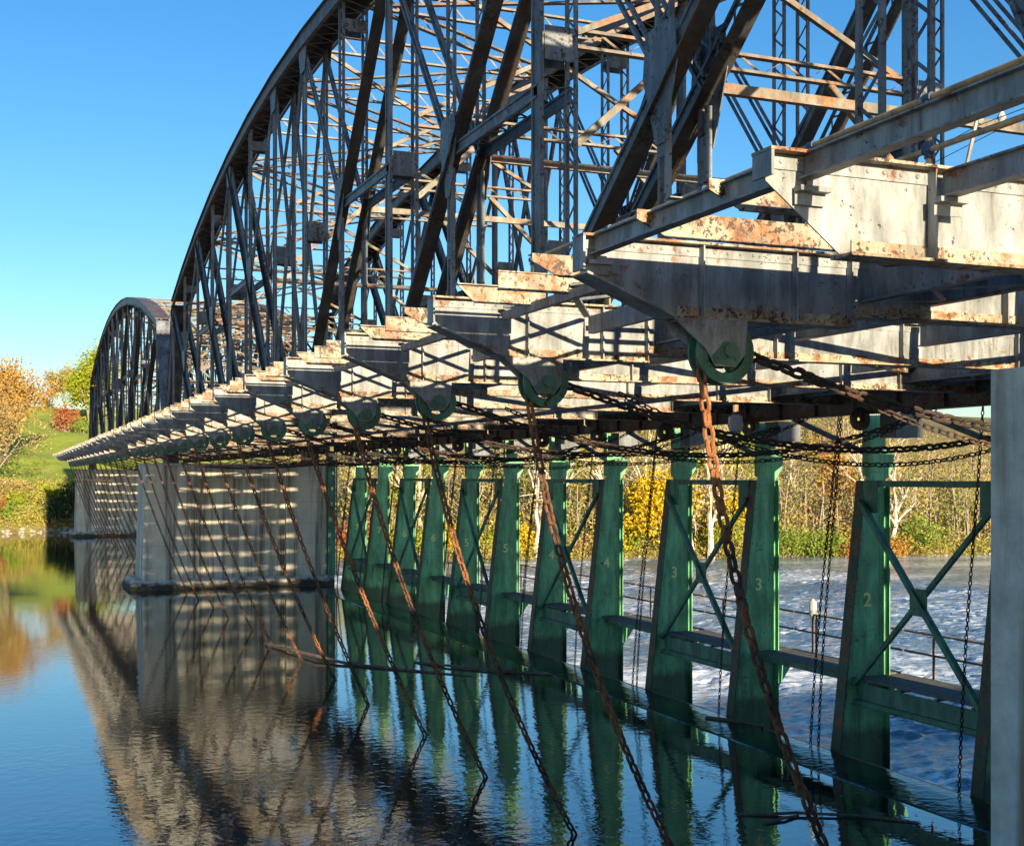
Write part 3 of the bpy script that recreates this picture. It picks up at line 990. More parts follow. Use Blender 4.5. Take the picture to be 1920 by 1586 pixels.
def railing(mb, y0, y1, u=20.02):
    for z in (2.72, 2.24):
        mb.tube([(u, y0, z), (u, y1, z)], .029, 6)
    for y in (y0 + (y1 - y0) * .22, y0 + (y1 - y0) * .78):
        mb.tube([(u, y, 1.5), (u, y, 2.70)], .034, 6)
def girder(mb, y0, y1):
    mb.box(18.50, 18.52, y0, y1, 1.22, 1.60)
    mb.box(18.40, 18.52, y0, y1, 1.195, 1.22)
    mb.box(18.33, 18.40, y0, y1, 1.10, 1.12)
    mb.box(18.38, 18.40, y0, y1, 1.12, 1.195)
    for f in (.1, .36, .63, .9):
        y = y0 + (y1 - y0) * f
        mb.box(18.44, 20.0, y - .04, y + .04, 1.605, 1.655)
names = {2: 'two', 3: 'three', 4: 'four', 5: 'five', 6: 'six', 7: 'seven'}
frames = {}
for fnum in range(1, 8):
    k = 2 * (7 - fnum)
    sL, sR = SL[13 - k], SL[12 - k]            # far leg, near leg
    if fnum == 1:
        lab = 'green steel trestle mostly hidden behind the pale pier at the right edge'
    else:
        lab = 'green riveted steel trestle with the numeral %d stencilled on its legs' % fnum
    ym = (sL + sR) / 2
    g = empty('dam_trestle', (18.9, ym, ZB), lab, 'dam trestle', 'green steel trestles hanging from the bridge')
    gl_ = np.array([18.9, ym, ZB])
    for s_ in (sR, sL):
        o = link('leg', leg_me, M['green'], g, (-18.9, s_ - ym, -ZB))
        if fnum >= 2 and not (fnum == 2 and s_ == sR):
            link('numeral', digits[str(fnum)], M['stencil'], o, (18.80, -.016, 3.34)).rotation_euler = (R(90), 0, 0)
    a, c = sR + .16, sL - .16
    mb = MB(); mb.box(18.72, 18.88, a, c, 6.16, 6.30)
    mb.box(18.70, 18.715, a - .02, a + .5, 5.55, 6.3); mb.box(18.70, 18.715, c - .5, c + .02, 5.55, 6.3)
    link('top_strut', mb.mesh('top_strut', gl_), M['braces'], g)
    mb = MB(); mb.bar((18.66, a, 5.8), (18.42, c, 1.55), .10, .10)
    link('cross_brace', mb.mesh('cross_brace', gl_), M['braces'], g)
    mb = MB(); mb.bar((18.60, c, 5.8), (18.36, a, 1.55), .12, .12)
    mb.box(18.49, 18.50, ym - .28, ym + .28, 3.35, 3.95)
    link('cross_brace', mb.mesh('cross_brace', gl_), M['braces'], g)
    mb = MB(); girder(mb, a, c)
    link('walkway_girder', mb.mesh('walkway_girder', gl_), M['braces'], g)
    mb = MB(); planks(mb, a - .1, c + .1)
    link('walkway_planks', mb.mesh('walkway_planks', gl_), M['plank'], g)
    mb = MB(); railing(mb, sR, sL)
    link('railing', mb.mesh('railing', gl_), M['railrust'], g)
    frames[fnum] = g
for fnum in range(1, 7):                       # walkway flaps that bridge one frame to the next
    k = 2 * (7 - fnum)
    s0, s1 = SL[13 - k], SL[14 - k]
    ym = (s0 + s1) / 2
    g = empty('walkway_flap', (19.2, ym, 1.6), 'plank walkway flap between trestles %s and %s' % ({1: 'one', **names}[fnum], names[fnum + 1]), 'walkway', 'walkway flaps between the gate frames')
    gl_ = np.array([19.2, ym, 1.6])
    mb = MB(); planks(mb, s0 + .16, s1 - .02, 18.72, 20.1)
    link('walkway_planks', mb.mesh('walkway_planks', gl_), M['plank'], g)
    mb = MB()
    for u in (18.85, 19.9):
        mb.box(u - .01, u + .01, s0 + .2, s1 - .05, 1.5, 1.655)
        mb.box(u, u + .07, s0 + .2, s1 - .05, 1.485, 1.5)
    link('flap_frame', mb.mesh('flap_frame', gl_), M['braces'], g)
    mb = MB(); railing(mb, s0 + .1, s1 - .1)
    link('railing', mb.mesh('railing', gl_), M['railrust'], g)
for j in range(13):                            # steel gates closing the bays
    s0, s1 = SL[j] + .19, SL[j + 1] - .19
    mb = MB()
    mb.prism([(15.95, -.14), (16.5, .006), (17.0, .035), (17.45, .05), (17.75, .045), (17.92, .0), (18.08, -.09), (18.13, -.3), (17.70, ZB - .2), (17.60, ZB - .2), (17.95, -.4)], SL[j] + .012, SL[j + 1] - .012)  # upstream apron added, its dark skin standing in for the reflection band
    mb.cur = 1
    mb.box(18.085, 18.16, SL[j] + .2, SL[j + 1] - .2, -.14, -.055)
    mb.cur = 0
    for y in np.linspace(s0 + .3, s1 - .3, 5):
        mb.prism([(18.13, -.36), (17.72, ZB), (17.95, ZB), (18.25, -.9)], y - .02, y + .02)
    far = 13 - j
    lab = 'low steel gate spilling water, %s of the row counted from the right' % ['first', 'second', 'third', 'fourth', 'fifth', 'sixth', 'seventh', 'eighth', 'ninth', 'tenth', 'eleventh', 'twelfth', 'last'][j]
    solo('dam_gate', mb, [M['gate_reflection'], M['beige']], lab, 'dam gate', 'dam gates between the frame legs')
# suspension brackets, braces and boxes above each leg
ORD = ['nearest', 'second', 'third', 'fourth', 'fifth', 'sixth', 'seventh', 'eighth', 'ninth', 'tenth', 'eleventh', 'twelfth', 'thirteenth', 'farthest']
for j, s_ in enumerate(SL):
    if j < 2:
        continue
    mb = MB()
    mb.bar((18.95, s_ + .1, 6.95), (18.62, s_ + 2.5, 7.84), .11, .11)
    link('knee_brace', mb.mesh('knee_brace', ROOT), M['steelbox'], span)
    mb = MB()
    if j % 2 == 1:
        mb.box(18.72, 19.5, s_ - 1.28, s_ - .72, 7.28, 7.838)
    else:
        mb.box(18.9, 19.6, s_ - .95, s_ - .35, 7.32, 7.838)
    link('hoist_box', mb.mesh('hoist_box', ROOT), M['steelbox'], span)
    mb = MB()
    ring(mb, s_ - .5, s_ - .44, .14, .27, (18.35, 7.72), 20)
    ring(mb, s_ - .44, s_ - .40, .05, .2, (18.35, 7.72), 20)
    link('hoist_wheel', mb.mesh('hoist_wheel', ROOT), M['chord'], span)

# ------------------------------------------------------------------ chains
def chain(pts, pitch, wire, n_path=10, n_sec=5):
    """links along a polyline, every other one turned a quarter"""
    P = np.asarray(pts, float)
    seg = np.linalg.norm(np.diff(P, axis=0), axis=1)
    cum = np.concatenate([[0], np.cumsum(seg)])
    n = max(2, int(cum[-1] / pitch))
    Lk, Wk = pitch * 1.36, pitch * .94
    r0 = Wk / 2 - wire
    hl = max(.001, Lk / 2 - wire - r0)
    tpl = []
    for k in range(n_path):
        a = 2 * math.pi * k / n_path
        cx = math.copysign(hl, math.cos(a)) if abs(math.cos(a)) > 1e-6 else 0
        c = np.array([cx + r0 * math.cos(a), r0 * math.sin(a), 0])
        o = np.array([math.cos(a), math.sin(a), 0])
        for q in range(n_sec):
            b_ = 2 * math.pi * q / n_sec
            tpl.append(c + wire * (math.cos(b_) * o + math.sin(b_) * np.array([0, 0, 1])))
    tpl = np.array(tpl)
    fs = [(k * n_sec + q, ((k + 1) % n_path) * n_sec + q, ((k + 1) % n_path) * n_sec + (q + 1) % n_sec, k * n_sec + (q + 1) % n_sec) for k in range(n_path) for q in range(n_sec)]
    mb = MB()
    vs, ff = [], []
    for i in range(n):
        d = (i + .5) * cum[-1] / n
        j = min(len(seg) - 1, int(np.searchsorted(cum, d) - 1))
        f = (d - cum[j]) / seg[j]
        c = P[j] * (1 - f) + P[j + 1] * f
        t = (P[j + 1] - P[j]) / seg[j]
        a = np.cross(t, (0.3, 0.9, 0.1)); a /= np.linalg.norm(a)
        b_ = np.cross(t, a)
        an = (math.pi / 4 if i % 2 else -math.pi / 4) + random.uniform(-.15, .15)
        a2, b2 = a * math.cos(an) + b_ * math.sin(an), -a * math.sin(an) + b_ * math.cos(an)
        vs.append(c + tpl[:, :1] * t + tpl[:, 1:2] * a2 + tpl[:, 2:3] * b2)
        ff += [tuple(x + i * len(tpl) for x in q) for q in fs]
    mb.add(np.concatenate(vs), ff)
    return mb
def sag(p, q, drop, n=24):
    p, q = np.asarray(p, float), np.asarray(q, float)
    return [p + (q - p) * k / n - np.array([0, 0, drop * 4 * (k / n) * (1 - k / n)]) for k in range(n + 1)]
for k, s_ in enumerate(NODES):
    near = k < 7
    np_, ns_ = (12, 6) if near else (8, 4)
    a0 = [(SHU + .25 * math.cos(t) , s_, SHZ + .25 * math.sin(t)) for t in np.linspace(R(0), R(180), 9)]
    x0, z0 = SHU - .25, SHZ
    kk = min(1.0, k / 4)
    wob = random.uniform(.95, 1.05)
    tail = [(x0 + wob * ((.0965 + .2035 * kk) * q + (.0374 - .0264 * kk) * q * q), s_ + random.uniform(-.004, .004), z0 - q) for q in np.linspace(0, z0 + .3, 26)[1:]]
    pts = [(SHU - .25, s_, SHZ - .01)] + tail
    mb = chain(pts, .150, .025, np_, ns_)
    solo('hoist_chain', mb, M['chain'], 'rusty hoist chain slanting into the pool from the %s pulley wheel' % ORD[k], 'chain', 'slanting hoist chains of the near span', None, pts[0])
    pts = a0[::-1][4:] + sag((SHU + .25, s_, SHZ + .02), (17.1, s_ + .25, EYE + 1.15), random.uniform(.72, .84))[1:]
    mb = chain(pts, .150, .025, np_, ns_)
    solo('sagging_chain', mb, M['darkchain'], 'heavy dark chain sagging under the deck from the %s pulley wheel' % ORD[k], 'chain', 'heavy sagging chains under the deck', None, pts[0])
    if k > 5:
        continue
    pts = sag((8.6, s_ + 1.1, EYE + 1.25), (18.35, s_ + .9, EYE + 1.42), random.uniform(1.0, 1.2))
    mb = chain(pts, .12, .0165, 8, 4)
    solo('slack_chain', mb, M['darkchain'], 'thinner dark chain sagging behind the %s heavy chain under the deck' % ORD[k], 'chain', 'thinner slack chains under the deck', None, pts[0])
for j, s_ in enumerate(SL):
    if j < 2:
        continue
    num = 7 - (13 - j) // 2
    which = 'far' if j % 2 else 'near'
    for q, dy in enumerate((.75, 1.05)) if j % 2 else ((0, .62),):
        top = (18.75 if q == 0 else 18.9, s_ + dy, 7.84)
        bot = (17.9 + .08 * q, s_ + dy - .25 + .12 * q, -.05)
        pts = [np.array(top) + (np.array(bot) - np.array(top)) * f - np.array([.22 * math.sin(math.pi * f) * (f), 0, 0]) * .5 for f in np.linspace(0, 1, 16)]
        mb = chain(pts, .092, .014, 8, 4)
        lab = 'thin dark chain beside the %s leg of trestle %s' % (which, names[num] if num > 1 else 'one')
        if j % 2:
            lab += ', %s of two' % ('inner' if q == 0 else 'outer')
        solo('hanging_chain', mb, M['darkchain'], lab, 'chain', 'thin chains hanging beside the legs', None, pts[0])
cs2 = []
for k, s_ in enumerate(NODES):
    x0, z0 = SHU - .25, SHZ
    pts = [(x0 + .30 * q + .011 * q * q, s_ + SHIFT, z0 - q) for q in np.linspace(0, z0 + .3, 12)]
    mb = chain(pts, .2, .03, 6, 3)
    solo('hoist_chain', mb, M['chain'], 'dark chain slanting to the water from the far span in front of the far pier', 'chain', 'slanting chains of the far span', None, pts[0])
    if k < 8:
        pts = sag((SHU + .25, s_ + SHIFT, SHZ), (17.1, s_ + SHIFT, EYE + 1.15), .8, 12)
        solo('sagging_chain', chain(pts, .2, .03, 6, 3), M['darkchain'], 'distant dark chain sagging under the far span', 'chain', 'sagging chains of the far span', None, pts[0])

# ------------------------------------------------------------------ small fittings
lamp = empty('navigation_lamp', (20.05, 27.25, 1.6), 'small white navigation lamp on a brown post of the walkway rail', 'lamp')
lo_ = np.array([20.05, 26.6, 1.6])
mb = MB(); mb.tube([(20.05, 27.25, 1.6), (20.05, 27.25, 2.62)], .035, 8)
link('lamp_post', mb.mesh('lamp_post', lo_), M['railrust'], lamp)
mb = MB(); mb.tube([(20.05, 27.25, 2.60), (20.05, 27.25, 2.68), (20.05, 27.25, 2.70), (20.05, 27.25, 2.84)], [.07, .08, .10, .10], 12)
link('lamp_base', mb.mesh('lamp_base', lo_), M['steel'], lamp)
mb = MB(); mb.tube([(20.05, 27.25, 2.84), (20.05, 27.25, 3.06), (20.05, 27.25, 3.10)], [.095, .09, .04], 12)
mb.tube([(20.05, 27.25, 3.10), (20.05, 27.25, 3.14)], .035, 8)
link('lamp_lens', mb.mesh('lamp_lens', lo_), M['white'], lamp)

lt = empty('deck_light', (15.75, 24.9, 7.9), 'grey jar shaped work light hanging under the deck', 'light fixture')
lo_ = np.array([15.75, 24.9, 7.9])
mb = MB(); mb.tube([(15.75, 24.9, 7.82), (15.75, 24.9, 8.05)], .07, 10)
link('lamp_socket', mb.mesh('lamp_socket', lo_), M['tie'], lt)
mb = MB(); mb.tube([(15.75, 24.9, 7.82), (15.75, 24.9, 7.78), (15.75, 24.9, 7.6), (15.75, 24.9, 7.45), (15.75, 24.9, 7.4)], [.09, .16, .18, .15, .06], 16)
link('lamp_glass', mb.mesh('lamp_glass', lo_), M['glass'], lt)

lad = empty('caged_ladder', (18.35, 73.6, 0), 'steel access ladder on the downstream end of the striped pier', 'ladder')
lo_ = np.array([18.35, 73.6, 0.0])
mb = MB()
for y in (73.1, 73.55):
    mb.tube([(18.55, y, .5), (18.55, y, 8.4)], .04, 6)
link('ladder_rail', mb.mesh('ladder_rail', lo_), M['steelbox'], lad)
mb = MB()
for z in np.arange(.7, 8.2, .33):
    mb.tube([(18.55, 73.1, z), (18.55, 73.55, z)], .02, 5)
link('ladder_rungs', mb.mesh('ladder_rungs', lo_), M['steelbox'], lad)
mb = MB(); mb.box(18.0, 18.4, 73.0, 73.5, -.2, 7.9)
solo('gate_guide_post', mb, M['braces'], 'blue green steel guide post at the corner of the striped pier', 'post')

# insulators and service wire beyond the deck at the right
ins = empty('insulator_bracket', (13.35, 14.3, 9.75), 'white bracket with two insulators and wires above the deck at right', 'insulator')
lo_ = np.array([13.5, 14.3, 9.1])
mb = MB(); mb.tube([(13.0, 14.2, 10.22), (13.25, 14.25, 10.98), (13.4, 14.27, 11.12)], .03, 6); mb.tube([(13.15, 14.2, 11.1), (13.95, 14.35, 11.28)], .03, 6)
link('bracket', mb.mesh('bracket', lo_), M['steel'], ins)
for x in (13.3, 13.72):
    mb = MB(); mb.tube([(x, 14.28, 10.86), (x, 14.28, 10.9), (x, 14.28, 10.95), (x, 14.28, 11.0), (x, 14.28, 11.08)], [.03, .07, .04, .07, .03], 10)
    link('insulator', mb.mesh('insulator', lo_), M['glass'], ins)
mb = MB()
for x, z in ((13.3, 10.84), (13.72, 10.84)):
    mb.tube(sag((x, 14.28, z), (x - 1.2, -6, z + .9), .3, 10), .008, 4)
    mb.tube(sag((x, 14.28, z), (x - .2, 30, z - .9), .3, 10), .008, 4)
link('wire', mb.mesh('wire', lo_), M['darkchain'], ins)
mb = MB()
pts = [(8.6, 9.6, 8.3), (8.55, 9.6, 8.12), (8.5, 9.55, 7.7), (8.48, 9.5, 7.35)]
mb.tube([(8.62, 11.0, 8.72), (8.6, 10.7, 8.60), (8.6, 10.3, 8.57), (8.6, 9.9, 8.62), (8.6, 9.6, 8.74)], .012, 5)
solo('loose_cable', mb, M['darkchain'], 'thin dark cable drooping below the sunlit floor beam', 'cable')

# driftwood on the pool
def stick(pts, r0, r1, label, twigs=0, name='driftwood_branch'):
    mb = MB()
    n = len(pts)
    mb.tube(pts, [r0 + (r1 - r0) * i / (n - 1) for i in range(n)], 7)
    P = [np.array(t, float) for t in pts]
    for _ in range(twigs):
        i = random.randrange(n // 2, n)
        d = np.array([random.uniform(-1, 1), random.uniform(-1, 1), random.uniform(-.02, .25)]) * random.uniform(.3, .9)
        mb.tube([P[i], P[i] + d * .5 + np.array([0, 0, random.uniform(-.02, .08)]), P[i] + d], [r1 * .8, r1 * .6, r1 * .25], 5)
    return solo(name, mb, M['wood'], label, 'driftwood')
stick([(9.3, 47.6, .02), (9.7, 45.3, .10), (10.2, 42.9, .14), (10.9, 41.5, .05), (12.2, 39.8, .03), (14.0, 37.6, .0)], .085, .03, 'long pale driftwood log floating in front of the striped pier', 2)
stick([(13.2, 41.2, .0), (13.9, 39.7, .06), (15.2, 38.0, .04), (16.9, 36.6, .0)], .05, .03, 'tangled twiggy branch floating near the legs of trestle five', 12)
stick([(17.2, 28.6, .02), (17.6, 27.9, .06), (18.0, 27.2, .0)], .09, .05, 'short dark stump lodged against the gate by trestle four', 3)
stick([(12.9, 20.3, .0), (13.9, 19.9, .05), (15.0, 19.3, .03), (15.7, 18.6, .0)], .034, .02, 'forked thin stick floating low at the lower right', 0)
stick([(13.0, 19.6, .0), (13.5, 19.7, .04), (13.9, 19.8, .02)], .036, .025, 'shorter stick crossing the forked thin stick at the lower right', 0)
stick([(17.6, 17.9, .02), (17.8, 18.3, .08), (17.9, 18.7, .0)], .10, .05, 'clump of dead weed caught on the chain beside the nearest leg', 10, 'weed_clump')

# ------------------------------------------------------------------ water, terrain
def sbank(u):
    return 150.0 - .23 * max(0.0, u - 8) + 1.3 * math.sin(u * .21) + .8 * math.sin(u * .57)
def smooth(a, c, x):
    t = min(1, max(0, (x - a) / (c - a)))
    return t * t * (3 - 2 * t)
def lerp(xs, ys, x):
    return float(np.interp(x, xs, ys))
def ground(u, s_):
    d = s_ - sbank(u)
    n_ = .35 * math.sin(u * .31 + s_ * .17) + .25 * math.sin(u * .13 - s_ * .29)
    zl_ = lerp([-12, 0, 1.5, 12, 22, 60, 110, 200, 600], [-3, -.1, .7, 4.3, 5.8, 12.0, 19.6, 21.5, 22], d)
    zr_ = lerp([-12, 0, 2, 10, 40, 90, 150, 260, 600], [-6.5, -3.7, -2.8, -1.7, 4.5, 15.5, 21.5, 22.5, 22], d)
    w_ = smooth(16, 34, u)
    return zl_ * (1 - w_) + zr_ * w_ + n_ * min(1, max(0, d / 12))
us = np.concatenate([np.linspace(-260, -40, 12)[:-1], np.linspace(-40, 160, 101), np.linspace(160, 520, 14)[1:]])
ss = np.concatenate([np.linspace(125, 200, 51), np.linspace(200, 420, 45)[1:], np.linspace(420, 1500, 12)[1:]])
mb = MB()
nu, ns = len(us), len(ss)
vs = [(u, s_ , ground(u, s_)) for s_ in ss for u in us]
fs = [(j * nu + i, j * nu + i + 1, (j + 1) * nu + i + 1, (j + 1) * nu + i) for j in range(ns - 1) for i in range(nu - 1)]
mb.add(vs, fs)
o = solo('river_bank', mb, M['ground'], None, None, None, 'structure', (0, 0, 0))
o.data.polygons.foreach_set('use_smooth', [True] * len(o.data.polygons))
mb = MB()                                      # pool surface dips as it slides over the gates
prof = [(-320, 0), (8, 0), (14.3, 0)] + [(u, -.045 * ((u - 14.3) / 3.7) ** 2) for u in np.arange(14.5, 18.05, .15)] + [(18.12, -.10), (18.22, -.32), (18.34, -.6), (18.4, -.9)]
ys = [-120, SL[0] - 8, 158]
vs = [(u, y, z) for y in ys for u, z in prof]
k = len(prof)
mb.add(vs, [(j * k + i, j * k + i + 1, (j + 1) * k + i + 1, (j + 1) * k + i) for j in range(2) for i in range(k - 1)])
o = solo('pool_water', mb, M['pool'], None, None, None, 'structure', (0, 0, 0))
o.data.polygons.foreach_set('use_smooth', [True] * len(o.data.polygons))
mb = MB()
def wave_field(nx, ny, dx, dy, lo, hi, seed, stretch=1.0):
    g = np.random.default_rng(seed).normal(size=(ny, nx))
    kx = np.fft.fftfreq(nx, dx)[None, :] * stretch
    ky = np.fft.fftfreq(ny, dy)[:, None]
    k = np.sqrt(kx ** 2 + ky ** 2) + 1e-6
    filt = np.where((k > 1 / hi) & (k < 1 / lo), k ** -1.5, 0)
    h = np.real(np.fft.ifft2(np.fft.fft2(g) * filt))
    return h / h.std()
RU = np.arange(18.2, 84.2, .22)
RS = np.arange(-14, 138, .26)
big = wave_field(len(RU), len(RS), .22, .26, 3.0, 16, 3)
H = wave_field(len(RU), len(RS), .22, .26, .5, 1.7, 4, 1.4) * (.042 + .018 * np.clip(big, -1, 2)) + .03 * big
U2, S2 = np.meshgrid(RU, RS)
nu_, ns_ = len(RU), len(RS)
edge = np.minimum(1, np.minimum((RU[-1] - U2) / 6, np.minimum((RS[-1] - S2) / 6, (S2 - RS[0]) / 6)))
vv = np.stack([U2, S2, -3.6 + H * edge], axis=-1).reshape(-1, 3)
idx = np.arange(nu_ * ns_).reshape(ns_, nu_)
ff = np.stack([idx[:-1, :-1], idx[:-1, 1:], idx[1:, 1:], idx[1:, :-1]], axis=-1).reshape(-1, 4)
mb.add(vv, ff.tolist())
for u0, u1, y0, y1 in ((RU[-1], 600, -160, 200), (18.0, RU[-1], RS[-1], 200), (18.0, RU[-1], -160, RS[0])):
    mb.add([(u0, y0, -3.6), (u1, y0, -3.6), (u1, y1, -3.6), (u0, y1, -3.6)], [(0, 1, 2, 3)])
o = solo('river_water', mb, M['river'], None, None, None, 'structure', (0, 0, 0))
o.data.polygons.foreach_set('use_smooth', [True] * len(o.data.polygons))
mb = MB()
mb.add([(-600, -300, -6.6), (900, -300, -6.6), (900, 160, -6.6), (-600, 160, -6.6)], [(0, 1, 2, 3)])
solo('river_bed', mb, M['rock'], None, None, None, 'structure', (0, 0, 0))

# ------------------------------------------------------------------ trees, shrubs, wood
def leaves(centers, size, n_per, spread, rng):
    """small leaf cards scattered round the given centres"""
    C = np.repeat(np.asarray(centers, float), n_per, axis=0)
    N = len(C)
    off = rng.normal(size=(N, 3)) * spread
    C = C + off
    a = rng.normal(size=(N, 3)); a /= np.linalg.norm(a, axis=1)[:, None]
    b_ = np.cross(a, rng.normal(size=(N, 3))); b_ /= np.linalg.norm(b_, axis=1)[:, None] + 1e-9
    sz = size * rng.uniform(.55, 1.3, size=(N, 1))
    v = np.stack([C - a * sz, C - b_ * sz * .55, C + a * sz, C + b_ * sz * .55], axis=1).reshape(-1, 3)
    f = np.arange(4 * N).reshape(-1, 4)
    return v, f
def grow(mb, p, d, L, r, depth, rng, tips, spread=.55, n_sec=5, up=.12):
    p = np.asarray(p, float)
    pts, rad = [p], [r]
    k = 4
    dd = d / np.linalg.norm(d)
    for i in range(k):
        dd = dd + rng.normal(size=3) * .10 + np.array([0, 0, up * .3])
        dd /= np.linalg.norm(dd)
        pts.append(pts[-1] + dd * L / k)
        rad.append(r * (1 - .45 * (i + 1) / k))
    mb.tube(pts, rad, n_sec, False)
    if depth == 0:
        tips += [pts[-1], pts[-2], pts[-3]]
        return
    for _ in range(3 if depth > 1 else 3):
        i = int(rng.integers(1, k + 1))
        nd_ = dd + rng.normal(size=3) * spread + np.array([0, 0, up])
        grow(mb, pts[i], nd_, L * rng.uniform(.55, .78), rad[i] * .62, depth - 1, rng, tips, spread, max(3, n_sec - 1), up)
    tips.append(pts[-1])
def tree(name, loc, h, leaf, label, seed, cat='tree', bark='bark', density=7, lsize=.30, spread=.55, trunk=.45, depth=3, group=None, crown=.9, lean=(0, 0)):
    rng = np.random.default_rng(seed)
    t = empty(name, loc, label, cat, group)
    mb = MB()
    tips = []
    r = h * .021
    k = 5
    pts = [np.zeros(3)]
    for i in range(k):
        pts.append(pts[-1] + np.array([rng.normal() * .02 * h / k * 3 + lean[0] * h / k, rng.normal() * .02 * h / k * 3 + lean[1] * h / k, h * trunk / k]))
    rad = [r * 1.35] + [r * (1 - .1 * i) for i in range(1, k + 1)]
    mb.tube(pts, rad, 7, False)
    for _ in range(5):
        i = int(rng.integers(2, k + 1))
        a = rng.uniform(0, 2 * math.pi)
        grow(mb, pts[i], np.array([math.cos(a) * spread, math.sin(a) * spread, 1.0]), h * (1 - trunk) * .52, rad[i] * .62, depth - 1, rng, tips, spread)
    grow(mb, pts[-1], np.array([0, 0, 1.0]), h * (1 - trunk) * .5, rad[-1] * .8, depth - 1, rng, tips, spread)
    link('trunk', mb.mesh('trunk'), M[bark], t)
    if leaf and density > 0:
        v, f = leaves(tips, lsize, density, crown * h * .055, rng)
        me = bpy.data.meshes.new('crown')
        me.from_pydata(v.tolist(), [], f.tolist())
        link('crown', me, LEAF[leaf], t)
    return t
def at(u, s_, dz=-.15):
    return (u, s_, ground(u, s_) + dz)
def shrub(loc, rx, h, leaf, label, seed, n=240, lsize=.16, group=None, name='shrub', cat='shrub'):
    rng = np.random.default_rng(seed)
    t = empty(name, loc, label, cat, group)
    mb = MB()
    cs = []
    for _ in range(16):
        a, rr = rng.uniform(0, 2 * math.pi), rx * math.sqrt(rng.uniform(0, 1))
        top = np.array([math.cos(a) * rr, math.sin(a) * rr, h * rng.uniform(.45, 1.0) * (1 - .35 * (rr / rx) ** 2)])
        base = top * np.array([.25, .25, 0])
        mid = (top + base) / 2 + rng.normal(size=3) * .08 * h
        mb.tube([base, mid, top], [.03 * h ** .5, .02 * h ** .5, .008], 4, False)
        cs += [top, mid * .5 + top * .5, mid]
    link('stems', mb.mesh('stems'), M['bark'], t)
    v, f = leaves(cs, lsize, max(2, n // len(cs)), rx * .22, rng)
    me = bpy.data.meshes.new('foliage')
    me.from_pydata(v.tolist(), [], f.tolist())
    link('foliage', me, LEAF[leaf], t)
    return t

# left bank
tree('maple_tree', at(-2.8, 172), 18.5, 'amber', 'tall amber autumn tree at the left edge above the bank', 11, density=60, lsize=.16, trunk=.2, crown=1.1)
tree('bare_tree', at(-2.2, 163), 12, 'brown', 'half bare grey brown tree leaning over the left edge of the bank', 12, density=26, lsize=.16, trunk=.15, spread=.9, lean=(.12, 0), crown=1.1)
tree('maple_tree', at(0.2, 186), 15, 'orange', 'orange brown tree with a knobbly crown against the sky at left', 13, density=50, lsize=.22, trunk=.25)
tree('green_tree', at(14.5, 232), 13.5, 'lime', 'yellow green tree beside the far end of the bridge', 14, density=60, lsize=.26, trunk=.12, crown=1.3)
tree('brown_tree', at(11.6, 256), 8.5, 'brown', 'pale brown twiggy tree on the grassy hill crest', 15, density=45, lsize=.18, trunk=.15, crown=1.2)
shrub(at(10.2, 226), 2.6, 4.6, 'red', 'red orange shrub on the grassy slope below the brown tree', 21, 1400, .22)
shrub(at(12.6, 222), 1.8, 3.2, 'green', 'small green shrub at the foot of the yellow green tree', 22, 700, .2)
shrub(at(8.4, 262), 1.6, 2.6, 'orange', 'small orange shrub at the top of the grassy hill', 23, 500, .2)
scr = [(-.6, 155.0, 1.6, 2.6, 'red', 'red leaved shrub at the left edge of the lower bank'),
       (1.0, 154.2, 1.6, 2.2, 'green', 'green shrub just above the pale shore stones at left'),
       (2.5, 154.0, 1.5, 2.0, 'scrub', 'brown scrub bush above the shore stones'),
       (3.8, 154.6, 1.4, 2.2, 'scrub', 'tawny scrub bush left of the dark bush'),
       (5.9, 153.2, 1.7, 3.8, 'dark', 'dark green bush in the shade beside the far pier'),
       (1.8, 158.0, 1.8, 2.1, 'lime', 'yellow green bush halfway up the left bank'),
       (3.8, 160.0, 1.8, 1.8, 'scrub', 'low brown bush halfway up the left bank'),
       (-.2, 160.5, 2.0, 2.4, 'brown', 'dry brown bush under the bare tree'),
       (6.0, 162.0, 1.6, 2.2, 'lime', 'yellowish bush under the tip of the bridge deck'),
       (2.2, 164.5, 1.6, 1.3, 'brown', 'low tan brush at the foot of the lawn'),
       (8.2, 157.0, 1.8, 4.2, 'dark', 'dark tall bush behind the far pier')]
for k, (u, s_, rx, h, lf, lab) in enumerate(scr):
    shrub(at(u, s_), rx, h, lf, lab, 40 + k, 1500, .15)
mb = MB()                                      # shore stones
rng = np.random.default_rng(5)
for k in range(330):
    u = rng.uniform(-14, 17) if k < 270 else rng.uniform(34, 120)
    s_ = sbank(u) + rng.uniform(-.5, .9)
    z = ground(u, s_)
    r_ = rng.uniform(.10, .30)
    c = np.array([u, s_, z + r_ * .1])
    n = 6
    vs = []
    for zz, rr in ((-.5, .7), (.1, 1.0), (.55, .62)):
        for q in range(n):
            a = 2 * math.pi * q / n + rng.uniform(-.25, .25)
            vs.append(c + r_ * np.array([math.cos(a) * rr * rng.uniform(.8, 1.3), math.sin(a) * rr, zz * rng.uniform(.7, 1.1)]))
    fs = [(a * n + q, a * n + (q + 1) % n, (a + 1) * n + (q + 1) % n, (a + 1) * n + q) for a in range(2) for q in range(n)] + [tuple(range(2 * n, 3 * n))]
    mb.add(vs, fs)
solo('shore_stones', mb, M['rock'], 'pale stones strewn along the waterline of the far bank', 'stones', None, 'stuff', (0, 0, 0))

